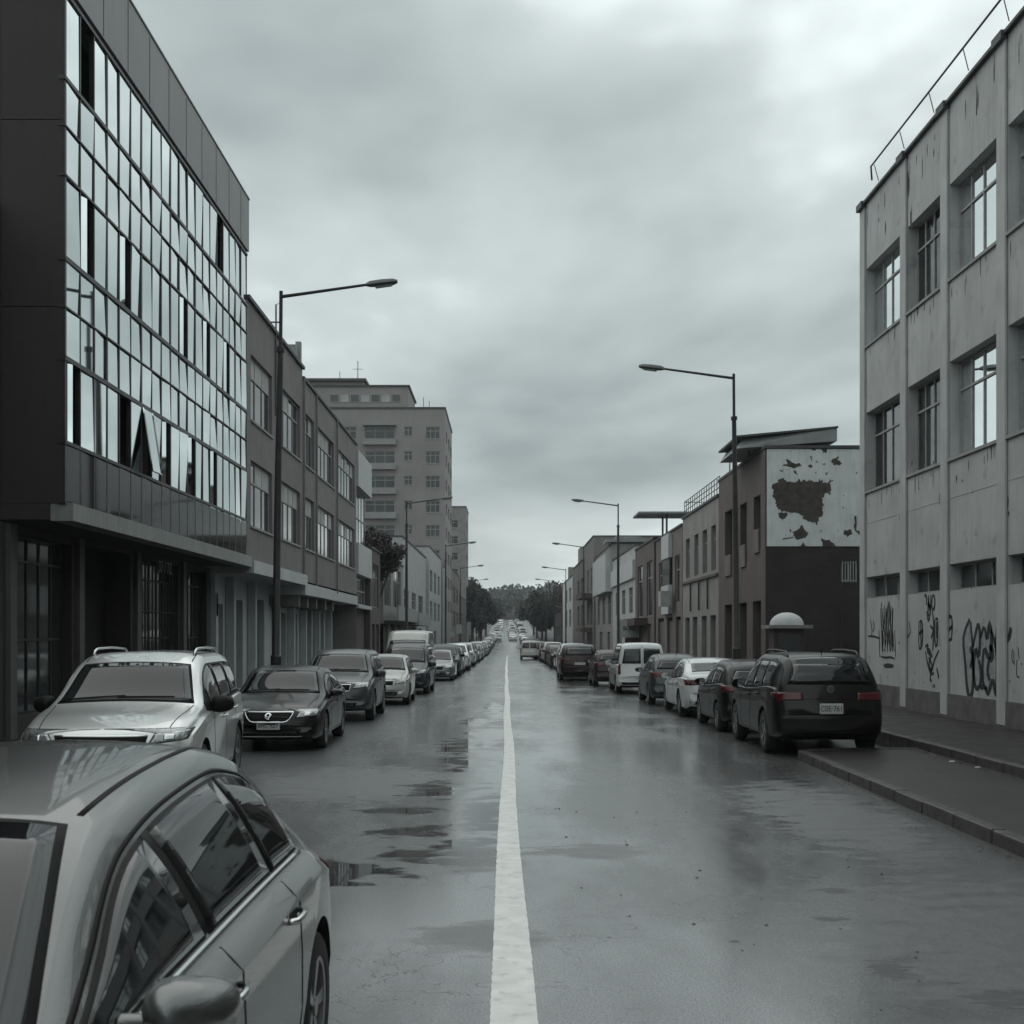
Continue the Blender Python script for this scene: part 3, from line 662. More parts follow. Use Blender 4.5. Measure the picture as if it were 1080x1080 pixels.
# ---- right 1: big white building with piers, deep windows and graffiti
RX = 9.6
def white_block():
    b = tag(empty('warehouse_building'), 'three-storey white rendered block with piers, recessed windows and graffiti, right edge', 'building')
    F = FR(RX); piers = [33.05, 29.62, 26.82, 23.68, 20.5, 17.3, 14.1]   # near side of each pier; .45 wide
    pw = .42; ops = []; bays = []
    for i in range(len(piers)-1):
        a = piers[i+1]+pw; c = piers[i]; bays.append((a, c))
        for z0, z1 in ((9.75, 11.8), (5.85, 7.95), (2.98, 3.55)): ops.append((a+.0, c-.0, z0, z1))
    ops = [(a+.02, c-.02, z0, z1) for a, c, z0, z1 in ops]
    mb = MB(); bk = MB(); wallface(mb, F, 12, 33.47, .74, 13.55, ops, .42, bk)
    fe = FF(12); mb.quad((RX, 12, -.5), (24, 12, -.5), (24, 12, 13.55), (RX, 12, 13.55)); mb.quad((RX, 33.47, -.5), (24, 33.47, -.5), (24, 33.47, 13.55), (RX, 33.47, 13.55))
    mb.quad((RX, 12, 13.5), (24, 12, 13.5), (24, 33.47, 13.5), (RX, 33.47, 13.5))
    mb.build('wall', M_white, b); bk.build('room_darkness', M_black, b)
    for i, op in enumerate(ops):
        tall = op[3]-op[2] > 1
        window(b, F, op, .42, 4 if tall else 3, .70 if tall else None, M_frame_l, M_glass if tall else M_farglass, (M_curtain if i % 3 else M_curtain_d) if tall else None, .05, .05 if tall else None, seed=i*3+2, pw=.55, gd=-.27)
    for y in piers:
        mb = MB(); mb.box(RX-.06, RX-.002, y, y+pw, .27, 13.50); bevel(mb.build('pier', M_pier, b), .012, 1)
    mb = MB(); mb.box(RX-.05, RX+.02, 12, 33.47, .1, .735); mb.build('base_band', M_base, b)
    mb = MB(); mb.box(RX-.10, 24, 11.9, 33.55, 13.553, 13.62)
    for y in piers: mb.box(RX-.15, RX-.0, y-.03, y+pw+.03, 13.47, 13.64)
    mb.build('roof_edge', M_darkroof, b)
    mb = MB(); mb.tube([(RX-.22, 12, 14.12), (RX-.30, 31.6, 14.02), (RX-.1, 32.2, 13.9)], .024, 6)
    for k in range(10): mb.tube([(RX-.15, 13+k*2.05, 13.6), (RX-.26, 13+k*2.05, 14.10-k*.01)], .012, 4)
    mb.build('roof_rail', M_rail, b)
    mb = MB()      # thin raised plaster joints
    for (a, c) in bays:
        fbox(mb, F, a, c, 4.98, 5.0, .001, .008)
    mb.build('plaster_joint', M_lightband, b)
    # chipped and stained plaster (exposed brown spots with their own shape)
    r = random.Random(21); mb = MB()
    def chip(y, z, s, el=1.4):
        n = 11; vs = [F.P(y, z, .003)]
        for k in range(n):
            t = 2*math.pi*k/n; q = s*r.uniform(.45, 1.2); vs.append(F.P(y+math.cos(t)*q, z+math.sin(t)*q*el, .003))
        mb.add(vs, [(0, k+1, (k+1) % n+1) for k in range(n)])
    for (x, y_, s, el) in ((958, 195, .10, 4), (961, 228, .09, 3), (975, 322, .05, 3), (968, 325, .06, 3.5), (998, 508, .06, 1.6), (991, 526, .04, 3), (1009, 505, .05, 2), (1026, 518, .045, 1), (1063, 530, .05, 2.5), (996, 538, .04, 1), (997, 544, .05, 1), (1064, 542, .04, 1.6),
                           (960, 505, .03, 1), (970, 515, .03, 1), (962, 488, .05, 1.5), (927, 232, .05, 2), (934, 240, .06, 3.5), (1055, 118, .06, 2.5), (949, 546, .06, 1), (952, 570, .05, 3), (923, 592, .04, 1.4), (1015, 507, .03, 1), (1052, 562, .03, .7), (930, 506, .03, 1), (1025, 620, .03, 1), (985, 160, .04, 3), (986, 145, .03, 3.5)):
        D = RX*FP/(x-HX); chip(D, CH+(HY-y_)*D/FP, s, el)
    for (a, c) in bays:      # runs of dirt below the sills
        for zs in (9.72, 5.82):
            for q in range(5): chip(r.uniform(a+.1, c-.1), zs-.10-r.random()*.25, r.uniform(.012, .03), r.uniform(5, 11))
        for q in range(4): chip(r.uniform(a, c), 13.3-r.random()*.5, r.uniform(.012, .035), r.uniform(4, 12))
    for k in range(60): chip(r.uniform(14, 33), .75+r.random()**2*1.2, r.uniform(.01, .035), 1)
    mb.build('plaster_chip', M_paint_chip, b)
    return b
wb = white_block()
# graffiti: strokes sprayed on the wall, read off as (x, y) on the photograph and laid on the wall's own plane
def wallpt(x, y_, d=.004):
    D = RX*FP/(x-HX); return Vector((RX-d, D, CH+(HY-y_)*D/FP))
def ribbon(mb, pts, w, close=False):
    pts = [Vector(p) for p in pts]
    if close: pts.append(pts[0].copy())
    # smooth once
    q = [pts[0]]
    for a, b in zip(pts, pts[1:]): q += [a.lerp(b, .25), a.lerp(b, .75)]
    q.append(pts[-1]); pts = q; vs = []; n = len(pts)
    for i, p in enumerate(pts):
        d = pts[min(i+1, n-1)]-pts[max(i-1, 0)]; t = Vector((0, -d.z, d.y))
        if t.length < 1e-6: t = Vector((0, 0, 1))
        t.normalize(); ww = w*(.55+.45*math.sin(math.pi*min(1, (i+.5)/n)))
        vs += [p-t*ww, p+t*ww]
    mb.add(vs, [(2*i, 2*i+1, 2*i+3, 2*i+2) for i in range(n-1)])
def Z7(p):
    x = 900+p[0]/4.5
    for a, b, c, d in ((900, 955, 900, 949.5), (955, 1005.5, 958.5, 993.5), (1005.5, 1067.5, 1002.5, 1053), (1067.5, 1100, 1064, 1095)):
        if a <= x < b: x = c+(x-a)/(b-a)*(d-c); break
    return (x, 540+p[1]/4.5)
def graffiti(strokes, w, label, fills=(), d=.004):
    o0 = None; mb = MB()
    for s in strokes: ribbon(mb, [wallpt(*Z7(p), d) for p in s], w)
    o = mb.build('graffiti', M_spray, wb, fix=False); o['label'] = label
    if fills:
        mf = MB()
        for s in fills:
            pts = [wallpt(*Z7(p), d-.0015) for p in s]; mf.add(pts, [tuple(range(len(pts)))])
        mf.build('spray_fill', M_sprayf, o, fix=False)
big = [[(588, 508), (560, 560), (548, 610), (560, 700), (568, 800), (575, 850), (585, 882), (600, 870), (610, 800), (605, 720), (606, 640), (598, 580), (592, 520)],
       [(590, 640), (606, 690), (590, 740)], [(606, 640), (630, 540), (642, 538), (650, 600), (640, 700), (622, 640), (610, 720), (612, 800), (628, 845), (650, 820)],
       [(650, 600), (672, 535), (690, 620), (700, 520), (712, 560), (716, 640), (700, 700), (672, 640), (660, 720), (668, 830), (690, 840)], [(640, 700), (655, 760), (650, 830), (668, 830)],
       [(712, 560), (735, 620), (748, 700), (746, 800), (745, 872), (735, 850), (722, 790), (700, 850), (690, 865), (676, 830)], [(700, 700), (690, 760), (705, 800)], [(748, 545), (742, 620), (752, 690)], [(765, 548), (756, 600), (748, 650)],
       [(700, 640), (722, 650), (720, 700), (700, 700)]]
graffiti(big, .075, 'large outlined bubble-letter tag on the white wall, nearest the right edge', [[(588, 520), (562, 560), (552, 620), (566, 720), (578, 860), (590, 876), (604, 850), (604, 700), (598, 590)],
         [(612, 720), (632, 560), (646, 600), (640, 700), (655, 770), (650, 820), (630, 838), (614, 800)], [(660, 720), (654, 610), (672, 550), (690, 630), (700, 540), (714, 640), (742, 680), (744, 840), (722, 800), (700, 850), (676, 826)]])
r = random.Random(5); mid = [[(355, 395), (372, 400), (368, 440)], [(385, 395), (378, 480), (392, 500), (400, 440), (398, 392)], [(410, 395), (404, 450), (416, 468), (428, 440), (424, 400), (412, 392)], [(372, 470), (380, 520), (392, 500)],
       [(318, 520), (316, 650), (336, 645), (345, 590), (340, 515), (322, 520)], [(330, 520), (332, 640)], [(345, 560), (318, 580)], [(360, 640), (385, 625), (370, 660), (400, 680), (384, 720), (402, 760), (425, 700), (456, 655)],
       [(362, 660), (380, 730), (398, 765), (394, 800), (404, 800)], [(385, 690), (410, 730), (400, 770), (420, 765)], [(425, 510), (428, 640), (445, 630), (448, 505), (430, 508)], [(462, 640), (466, 520), (480, 485), (486, 540), (480, 625), (465, 560)], [(436, 520), (440, 600)], [(470, 600), (488, 540)],
       [(395, 540), (420, 560), (400, 600)], [(408, 470), (420, 520), (418, 600), (412, 660)], [(440, 740), (455, 790)], [(375, 650), (392, 655), (408, 690)], [(418, 820), (426, 830)], [(376, 440), (400, 450)], [(382, 410), (392, 470)]]
graffiti(mid, .044, 'spindly black scrawl of figures and letters on the middle bay of the white wall')
lf = []
for k in range(7):
    x = 145+k*11; lf.append([(x, 470+r.uniform(-50, 10)), (x+r.uniform(-6, 6), 540), (x+r.uniform(-4, 8), 600), (x+r.uniform(-4, 8), 660)])
for k in range(9):
    x = 150+k*7; lf.append([(x, 420+r.uniform(0, 40)), (x+r.uniform(-8, 8), 500), (x+r.uniform(-8, 8), 560)])
for k in range(5):
    x = 152+k*13; lf.append([(x, 560), (x+3, 665)]); lf.append([(x, 560), (x+9, 600), (x+3, 640)])
lf += [[(145, 686), (170, 692), (195, 688), (218, 696)], [(160, 728), (185, 722), (214, 730)], [(165, 735), (210, 736)], [(245, 515), (250, 560), (240, 625)], [(252, 520), (262, 590), (246, 600)], [(90, 510), (100, 560), (96, 590)], [(104, 515), (112, 545), (104, 570)], [(246, 450), (246, 458)], [(78, 590), (110, 590), (140, 600)], [(218, 560), (224, 690)], [(136, 560), (140, 690)]]
graffiti(lf, .030, 'dense vertical black scribble on the white wall, the leftmost bay')
graffiti([[(772, 650), (768, 700), (780, 720)], [(778, 655), (782, 730)], [(795, 700), (792, 780), (808, 785)], [(800, 640), (806, 700)]], .018, 'small black tag at the very right edge of the wall')

# ---- right 2: brown house with a peeling white gable over dark brick
def peel_house():
    D0 = 46.0; X = 9.6
    b = tag(empty('street_house'), 'brown house whose side wall is peeling white paint above dark brick', 'building')
    F = FR(X); F2 = FF(D0)
    mb = MB(); bk = MB(); ops = [(46.9, 48.2, 5.3, 7.35), (49.6, 51.0, 4.9, 7.35), (52.8, 54.6, 4.7, 7.4)]
    gr = [(46.8, 48.4, .2, 3.3), (49.6, 51.2, .2, 3.3), (52.9, 54.7, .2, 3.3)]
    wallface(mb, F, D0, 56.2, -.8, 8.95, ops+gr, .45, bk)
    mb.quad((X, 56.2, -.8), (20, 56.2, -.8), (20, 56.2, 8.95), (X, 56.2, 8.95)); mb.quad((X, D0, 8.9), (20, D0, 8.9), (20, 56.2, 8.9), (X, 56.2, 8.9))
    mb.build('wall', M_brown, b); bk.build('room_darkness', M_black, b)
    for i, op in enumerate(ops):
        window(b, F, (op[0], op[1], op[2]+.5, op[3]), .45, 2, None, M_frame_d, M_farglass, None, .06, gd=-.3)
        q = MB(); fbox(q, F, op[0]+.1, op[1]-.25, op[2]-.15, op[2]+.75, .003, .07); q.build('window_box', M_pinkish, b)
    mb = MB(); bk = MB(); wop = [(12.42, 13.05, 4.0, 4.72)]
    wallface(mb, F2, X+.0, 20, -.8, 5.30, wop, .25, bk); mb.build('brick_wall', M_brick, b); bk.build('room_darkness', M_black, b)
    w = window(b, F2, wop[0], .25, 2, None, M_frame_l, M_farglass, M_curtain, .05, pw=1)
    q = MB()
    for k in range(6): q.tube([(12.47+k*.1, D0-.03, 3.95), (12.47+k*.1, D0-.03, 4.75)], .012, 4)
    q.build('window_bars', M_lightband, b)
    mb = MB(); fbox(mb, F2, X+.05, 20, 5.30, 8.93, -.2, .03); pw = mb.build('painted_gable', M_peel, b)
    # the bare areas, traced
    r = random.Random(9)
    def P(x, y, d=.034):
        x = 740+x/5.4; y = 440+y/5.4; return Vector(((x-HX)*(D0-d)/FP, D0-d, CH+(HY-y)*(D0-d)/FP))
    def rough(poly, amp=.035, n=7):
        out = []
        for i, p in enumerate(poly):
            q = poly[(i+1) % len(poly)]
            for k in range(n):
                t = k/n; v = p.lerp(q, t); out.append(v+Vector((r.gauss(0, amp), 0, r.gauss(0, amp))))
        return out
    polys = [
        [(405, 385), (435, 368), (455, 350), (480, 362), (520, 372), (560, 360), (625, 362), (660, 372), (672, 355), (690, 372), (715, 372), (735, 350), (742, 362), (728, 378), (742, 405), (728, 436), (712, 430), (690, 470), (688, 500), (692, 520), (690, 560), (672, 572), (655, 605), (625, 600), (580, 580), (572, 558), (535, 540), (505, 545), (480, 538), (450, 530), (430, 525), (425, 500), (408, 455)],
        [(430, 545), (460, 545), (495, 545), (480, 570), (462, 588), (448, 575)], [(520, 655), (552, 640), (572, 612), (585, 640), (608, 660), (590, 685), (555, 700), (530, 690)],
        [(460, 275), (485, 265), (480, 225), (500, 250), (530, 265), (560, 260), (570, 275), (545, 285), (515, 290), (490, 280)], [(742, 240), (765, 232), (790, 250), (800, 265), (780, 275), (755, 272), (740, 258)], [(605, 275), (622, 265), (632, 280), (618, 292)], [(622, 225), (630, 222), (628, 245), (622, 258)],
        [(680, 690), (700, 700), (730, 700), (765, 735), (690, 738)], [(808, 645), (850, 640), (858, 665), (830, 680), (812, 665)], [(875, 645), (920, 645), (925, 690), (908, 680), (890, 660)], [(872, 560), (882, 560), (882, 650), (870, 640)], [(685, 180), (710, 172), (712, 200), (692, 204)], [(645, 250), (660, 248), (658, 262)],
        [(445, 305), (465, 300), (462, 312)], [(525, 300), (540, 305), (545, 330), (532, 320)], [(910, 385), (926, 390), (926, 415), (914, 412)], [(460, 690), (520, 680), (525, 688), (465, 700)], [(700, 325), (720, 312), (715, 328)], [(620, 175), (655, 172), (650, 190), (630, 185)], [(580, 715), (600, 735), (560, 735)], [(500, 640), (510, 640), (508, 655)], [(770, 640), (780, 645), (776, 655)], [(720, 430), (735, 425), (732, 440), (722, 442)]]
    mb = MB()
    bm_all = bmesh.new()
    for i, pl in enumerate(polys):
        pts = rough([P(*p) for p in pl], .028 if i == 0 else .018, 7 if i == 0 else 4)
        vs = [bm_all.verts.new(p) for p in pts]
        for tri in tessellate_polygon([pts]):
            try: bm_all.faces.new([vs[q] for q in tri])
            except ValueError: pass
    me = bpy.data.meshes.new('bare_plaster'); bm_all.to_mesh(me); bm_all.free(); me.materials.append(M_paint_chip)
    o = bpy.data.objects.new('bare_plaster', me); COL.objects.link(o); o.parent = pw
    mb = MB(); mb.box(X-.04, 20, D0-.08, 56.25, 8.953, 9.06); mb.build('roof_edge', M_darkroof, b)
    # flat penthouse roof with tapered overhang
    z0, z1 = 9.10, 9.62
    mb = MB(); mb.hexa([(8.75, 47.0, z0), (12.22, 45.8, z0+.1), (12.22, 51, z0+.1), (8.75, 51, z0), (9.0, 47.2, z1-.12), (12.22, 45.8, z1+.06), (12.22, 51, z1+.06), (9.0, 51, z1-.12)])
    mb.build('penthouse_roof', M_metalroof, b)
    mb = MB(); mb.hexa([(8.7, 46.95, z1-.11), (12.26, 45.75, z1+.065), (12.26, 51, z1+.065), (8.7, 51, z1-.11), (8.7, 46.95, z1-.03), (12.26, 45.75, z1+.13), (12.26, 51, z1+.13), (8.7, 51, z1-.03)]); mb.build('roof_sheet', M_darkroof, b)
    mb = MB()
    for (x, y) in ((9.3, 47.6), (9.3, 50.5), (11.9, 50.5)): mb.tube([(x, y, 8.9), (x, y, 9.2)], .05, 5)
    mb.tube([(9.7, 54, 9), (9.72, 54, 9.9), (9.6, 54, 10.3)], .03, 5)
    mb.build('aerial', M_rail, b)
    mb = MB(); mb.tube([(12.3+.12, D0-.06, -.2), (12.3+.12, D0-.06, 3.9)], .015, 4); mb.build('cable', M_rail, b)
    return b
peel_house()
# yard wall between the white block and the brick wall
o = tag(MB().box(14, 14.2, 33.6, 45.9, -.3, 2.4).build('yard_wall', M_brick), 'dark brick yard wall behind the white block, beside the peeling house', 'wall')
# ---- right 3: pale house with rooftop railing
h = house('street_house', 'pale rendered house with a rooftop railing, next to the brown peeling house', 1, 56.25, 67.8, 9.6, 8.3, M_beige,
          grid([(57.0, 58.3), (59.5, 60.9), (62.2, 63.6), (65.2, 66.6)], [(5.0, 7.1)]), ground=[(57, 58.6, -.3, 2.9), (59.6, 61.2, -.3, 2.9), (62.6, 64.2, -.3, 2.9), (65.2, 66.8, -.3, 2.9)], cols=2, dep=.3)
mb = MB()
for z in (8.75, 9.0, 9.25): mb.tube([(9.68, 56.4, z), (9.68, 67.7, z)], .022, 5)
for k in range(16): mb.tube([(9.68, 56.4+k*.753, 8.4), (9.68, 56.4+k*.753, 9.25)], .02, 5)
mb.tube([(9.68, 67.7, 9.25), (14, 67.7, 9.25)], .022, 5)
mb.build('roof_railing', M_rail, h)
mb = MB(); mb.box(9.50, 9.598, 56.3, 67.7, 4.70, 4.82); mb.build('cornice', M_brown, h)
for y in (58.9, 61.6, 64.4):
    mb = MB(); mb.tube([(9.52, y, 3.2), (9.52, y, 4.7)], .05, 5); mb.build('downpipe', M_frame_d, h)
# ---- right 4 and on
h = house('street_house', 'brown and white house with tall dark strips under a thin raised roof canopy', 1, 68, 80, 9.6, 8.0, M_pinkish, grid([(69, 71), (76, 78.5)], [(3.8, 6.5)]), ground=[(68.6, 70.6, -.4, 3.0), (72, 74.5, -.4, 3.0), (76, 79, -.4, 3)], cols=1)
mb = MB(); mb.box(9.35, 9.59, 72.0, 75.4, 3.2, 4.9); mb.box(9.35, 9.59, 72.0, 75.4, 6.5, 7.9); mb.build('white_panel', M_lightband, h)
mb = MB(); mb.box(9.42, 9.5, 72.1, 75.3, 4.9, 6.5); mb.build('glazed_panel', M_farglass, h)
mb = MB(); mb.box(8.1, 18, 76.5, 80, 9.5, 9.62); mb.build('roof_canopy', M_metalroof, h)
mb = MB()
for y in (77, 79):
    mb.tube([(9.9, y, 8.0), (9.9, y, 9.5)], .07, 6)
mb.build('canopy_post', M_rail, h)
mb = MB(); mb.box(8.75, 9.35, 70.8, 71.8, 3.6, 4.5); mb.build('air_conditioner', M_sign, h)
h = house('street_house', 'dark brown house with two tall shadowed window strips and a red-brown porch', 1, 80.2, 92, 9.5, 8.2, M_brown, grid([(81.2, 84.5), (87, 90.5)], [(3.2, 6.9)]), ground=[(82, 84, -.4, 2.7), (87, 90, -.4, 2.7)], cols=1)
mb = MB(); mb.box(8.6, 9.49, 84, 91, 2.6, 3.1); mb.box(8.6, 9.49, 90.5, 91, -1, 2.6); mb.build('porch', mat('red_brown_paint', (.055, .028, .026), .6, var=.2), h)
sg = tag(MB().box(8.0, 9.45, 88.9, 89.05, 1.75, 3.05).build('shop_sign', M_sign), 'white projecting shop sign with short dark lettering on the dark brown house', 'sign')
def text(body, size, m, parent, loc, rot, name='lettering', depth=.004, sx=1):
    c = bpy.data.curves.new('t', 'FONT'); c.body = body; c.size = size; c.extrude = depth; c.align_x = 'CENTER'; c.align_y = 'CENTER'
    o = bpy.data.objects.new('t', c); COL.objects.link(o); dg = bpy.context.evaluated_depsgraph_get()
    me = bpy.data.meshes.new_from_object(o.evaluated_get(dg)); bpy.data.objects.remove(o); me.materials.clear(); me.materials.append(m)
    q = bpy.data.objects.new(name, me); COL.objects.link(q); q.parent = parent; q.location = loc; q.rotation_euler = rot; q.scale = (sx, 1, 1); return q
text('BOC', .42, M_spray, sg, (8.72, 88.88, 2.4), (R(90), 0, 0))
text('37 / 7Z', .42, mat('pale_lettering', (.30, .30, .29), .6, var=0), gb, (-8.79, 31.6, 3.72), (R(90), 0, R(90)), name='door_lettering')
h = house('street_house', 'white banded house with a blue-white fascia band, middle of the right row', 1, 92.2, 112, 9.5, 8.6, M_white, grid([(94, 97), (100, 103), (106, 109)], [(3.6, 5.6)]), ground=[(94, 98, -.5, 2.7), (103, 107, -.5, 2.7)], cols=2)
mb = MB(); mb.box(9.3, 9.49, 92.3, 112, 6.2, 7.6); mb.build('fascia_band', M_lightband, h)
h = house('street_house', 'pale house with a tall plain upper wall under a wide flat roof slab, right row', 1, 112.2, 134, 9.5, 10.2, M_beige, grid([(114, 117), (121, 124), (128, 131)], [(2.9, 5.6)]), ground=[(115, 118, -.5, 2.2), (124, 128, -.5, 2.2)], cols=1)
mb = MB(); mb.box(8.9, 20, 111.8, 116, 10.35, 10.6); mb.build('roof_slab', M_metalroof, h)
mb = MB(); mb.box(8.9, 9.49, 113, 130, 5.9, 9.4); mb.build('upper_bay', M_lightband, h)
mb = MB(); mb.box(10.6, 13, 121, 126, 10.35, 11.6); mb.build('rooftop_room', M_beige, h)
h = house('street_house', 'grey house with a stepped roofline and projecting balconies, far along the right row', 1, 134.2, 150, 9.3, 12.6, M_grey, grid([(136, 139), (142, 145)], [(3, 5.6), (6.8, 9.4)]), cols=1)
mb = MB(); mb.box(8.0, 9.29, 136, 146, 5.95, 6.5); mb.box(8.0, 9.29, 136, 146, 2.2, 2.7); mb.build('balcony', M_brown, h)
h = house('street_house', 'brown-grey house with a rooftop parapet and chimney, far along the right row', 1, 150.2, 176, 9.3, 11.2, M_pinkish, grid([(153, 157), (161, 165)], [(3, 5.6), (6.8, 9)]), cols=1)
mb = MB(); mb.box(9.4, 12, 160, 166, 11.3, 13.3); mb.build('rooftop_room', M_beige, h)
h = house('street_house', 'blue-white house with a single chimney, last pale house of the right row', 1, 176.2, 208, 9.2, 10.3, M_lightband, grid([(180, 186), (192, 198)], [(3, 5.6), (6.8, 8.8)]), cols=1)
mb = MB(); mb.box(9.6, 10.6, 196, 198, 10.4, 12.6); mb.build('chimney', M_beige, h)
house('street_house', 'low dark brick house at the far end of the right row, before the trees', 1, 208.2, 245, 9.0, 5.6, M_brick, grid([(212, 218), (226, 232)], [(1.5, 3.4)]), cols=1)

# ---- the street goes on behind the camera: the same kind of blocks, they shade and are reflected
house('street_house', 'grey block on the left side behind the viewpoint', -1, -62, 11.6, -9.8, 11.5, M_grey, grid([(-50, -46), (-42, -38), (-34, -30), (-26, -22), (-18, -14), (-10, -6), (-2, 2), (5, 9)], [(5.4, 7.4), (8.4, 10.2)]), cols=3)
house('street_house', 'pale block on the right side behind the viewpoint', 1, -62, 11.9, 9.7, 12.8, M_beige, grid([(-50, -46), (-42, -38), (-34, -30), (-26, -22), (-18, -14), (-10, -6), (-2, 2), (5, 9)], [(5.4, 7.6), (9.2, 11.4)]), ground=[(-40, -36, 0, 3.2), (-24, -20, 0, 3.2), (-9, -5, 0, 3.2), (3, 6, 0, 3.2)], cols=3)
o = tag(MB().box(-30, 30, -92, -80, -1, 13).build('street_house', M_pinkish), 'unseen brown block added to close the street behind the viewpoint', 'building')  # added out of view to darken surfaces that face the camera
# ---- kiosk with a domed top in front of the brick wall
k = tag(empty('kiosk', (9.15, 40.5, .26)), 'small dark kiosk with a white domed canopy in front of the dark brick wall', 'kiosk')
mb = MB(); mb.box(-.5, .5, -.4, .4, 0, 1.95); mb.build('booth', mat('kiosk_paint', (.05, .035, .034), .6, var=.2), k)
mb = MB(); mb.box(-.36, .36, -.43, -.404, 1.1, 1.75); mb.build('hatch_window', M_farglass, k)
mb = MB(); mb.box(-.72, .72, -.6, .6, 1.951, 2.06); mb.build('canopy_edge', M_beige, k)
mb = MB(); n = 20; rings = 6
for i in range(rings+1):
    a = math.pi/2*i/rings
    for j in range(n): mb.v.append((.56*math.cos(a)*math.cos(2*math.pi*j/n), .48*math.cos(a)*math.sin(2*math.pi*j/n), 2.06+.42*math.sin(a)))
for i in range(rings):
    for j in range(n): mb.f.append((i*n+j, i*n+(j+1) % n, (i+1)*n+(j+1) % n, (i+1)*n+j))
mb.build('dome', M_lightband, k, smooth=True)

# ---------------------------------------------------------------- street lamps
def lamp(x, D, side, label, H, arm=2.75, lean=0.0):
    """side +1: arm reaches towards +x"""
    z0 = gz(D)+(.13 if x < 0 else .26); t = tag(empty('street_lamp', (x, D, z0)), label, 'street lamp', 'street lamps along both pavements')
    h = H-z0; s = side
    mb = MB(); mb.tube([(lean, 0, 0), (lean, 0, 1.4)], .13, 12); mb.tube([(lean, 0, 1.4), (lean, 0, 1.45), (lean*.6, 0, h*.55), (lean*.1, 0, h*.86)], [.13, .095, .085, .07], 12)
    mb.tube([(lean*.1, 0, h*.86), (0, 0, h)], .045, 10); mb.tube([(lean*.12, 0, h*.855), (lean*.1, 0, h*.866)], .10, 10)
    mb.build('pole', M_pole, t, ang=35)
    mb = MB(); mb.tube([(0, 0, h-.14), (s*.3, 0, h-.10), (s*arm*.75, 0, h+.16)], [.045, .042, .034], 8); mb.build('arm', M_pole, t, ang=35)
    a = Vector((s*arm*.74, 0, h+.155)); d = Vector((s*arm*.27, 0, .085)); up = Vector((0, 0, 1)); w = Vector((0, 1, 0))
    secs = [(0, .05, .05, .03), (.12, .10, .09, .05), (.5, .15, .10, .07), (.85, .14, .085, .06), (1, .07, .04, .03)]
    mb = MB()
    for (q, ww, hu, hd) in secs:
        c = a+d*q; mb.v += [tuple(c-w*ww-up*hd*.4), tuple(c-w*ww*.6+up*hu*.7), tuple(c+up*hu), tuple(c+w*ww*.6+up*hu*.7), tuple(c+w*ww-up*hd*.4), tuple(c+w*ww*.7-up*hd), tuple(c-w*ww*.7-up*hd)]
    for i in range(4):
        for j in range(7): mb.f.append((i*7+j, i*7+(j+1) % 7, (i+1)*7+(j+1) % 7, (i+1)*7+j))
    mb.f.append(tuple(range(7))); mb.f.append(tuple(28+j for j in range(7)))
    hd_ = mb.build('lamp_head', M_lamphead, t, ang=40)
    mb = MB(); p = a+d*.3; q = a+d*.82; mb.add([p-w*.09-up*.075, q-w*.09-up*.07, q+w*.09-up*.07, p+w*.09-up*.075, p-w*.05-up*.11, q-w*.05-up*.10, q+w*.05-up*.10, p+w*.05-up*.11], [(4, 5, 6, 7), (0, 1, 5, 4), (1, 2, 6, 5), (2, 3, 7, 6), (3, 0, 4, 7)])
    mb.build('lens', M_lens, hd_)
    return t
ordw = ['nearest', 'second', 'third', 'fourth', 'fifth', 'sixth', 'seventh']
for i, (x, D, H) in enumerate(((-5.62, 30.5, 10.52), (-6.35, 77, 10.3), (-5.9, 116, 10.4), (-5.9, 152, 10.2), (-5.9, 190, 10.2), (-5.9, 230, 10.2))):
    lamp(x, D, 1, ['nearest street lamp on the left pavement, its arm over the parked cars', 'second street lamp on the left pavement, in front of the grey tower'][i] if i < 2 else f'{ordw[i]} street lamp on the left pavement counted from the camera', H, 2.85, -.13 if i == 0 else 0)
for i, (x, D, H) in enumerate(((7.08, 38.7, 10.2), (7.03, 78.8, 10.35), (7.1, 116, 10.3), (7.1, 152, 10.0), (7.1, 190, 10.2), (7.1, 230, 9.9))):
    lamp(x, D, -1, ['nearest street lamp on the right pavement, in front of the brown house', 'second street lamp on the right pavement, by the white banded house'][i] if i < 2 else f'{ordw[i]} street lamp on the right pavement counted from the camera', H, 2.95, .1 if i == 0 else 0)

# ---------------------------------------------------------------- trees and the far hill
def leafmat(name, col):
    return mat(name, col, .75, var=.5, scale=.9)
M_leaf_d = leafmat('dark_foliage', (.018, .015, .013)); M_leaf_r = leafmat('copper_foliage', (.026, .018, .018)); M_leaf_h = leafmat('hill_foliage', (.020, .025, .020))
M_bark = mat('bark', (.045, .038, .033), .9, var=.3, scale=8)
def crown(r, cx, cy, cz, rx, rz, n, leaf, clumps=14):
    mb = MB(); cl = []
    for k in range(clumps):
        a = r.uniform(0, 6.283); u = r.uniform(-1, 1); q = r.uniform(.35, .85); s = math.sqrt(1-u*u)
        cl.append((cx+rx*q*s*math.cos(a), cy+rx*q*s*math.sin(a), cz+rz*q*u, r.uniform(.26, .48)))
    for k in range(n):
        c = r.choice(cl); v = Vector((r.gauss(0, 1), r.gauss(0, 1), r.gauss(0, 1))).normalized()*(r.random()**.45)
        p = Vector((c[0]+v.x*rx*c[3], c[1]+v.y*rx*c[3], c[2]+v.z*rz*c[3])); u = Vector((r.gauss(0, 1), r.gauss(0, 1), r.gauss(0, 1))).normalized(); w = u.orthogonal().normalized(); s = leaf*r.uniform(.6, 1.3)
        mb.quad(p-u*s-w*s*.1, p+w*s*.6, p+u*s, p-w*s*.6)
    return mb, cl
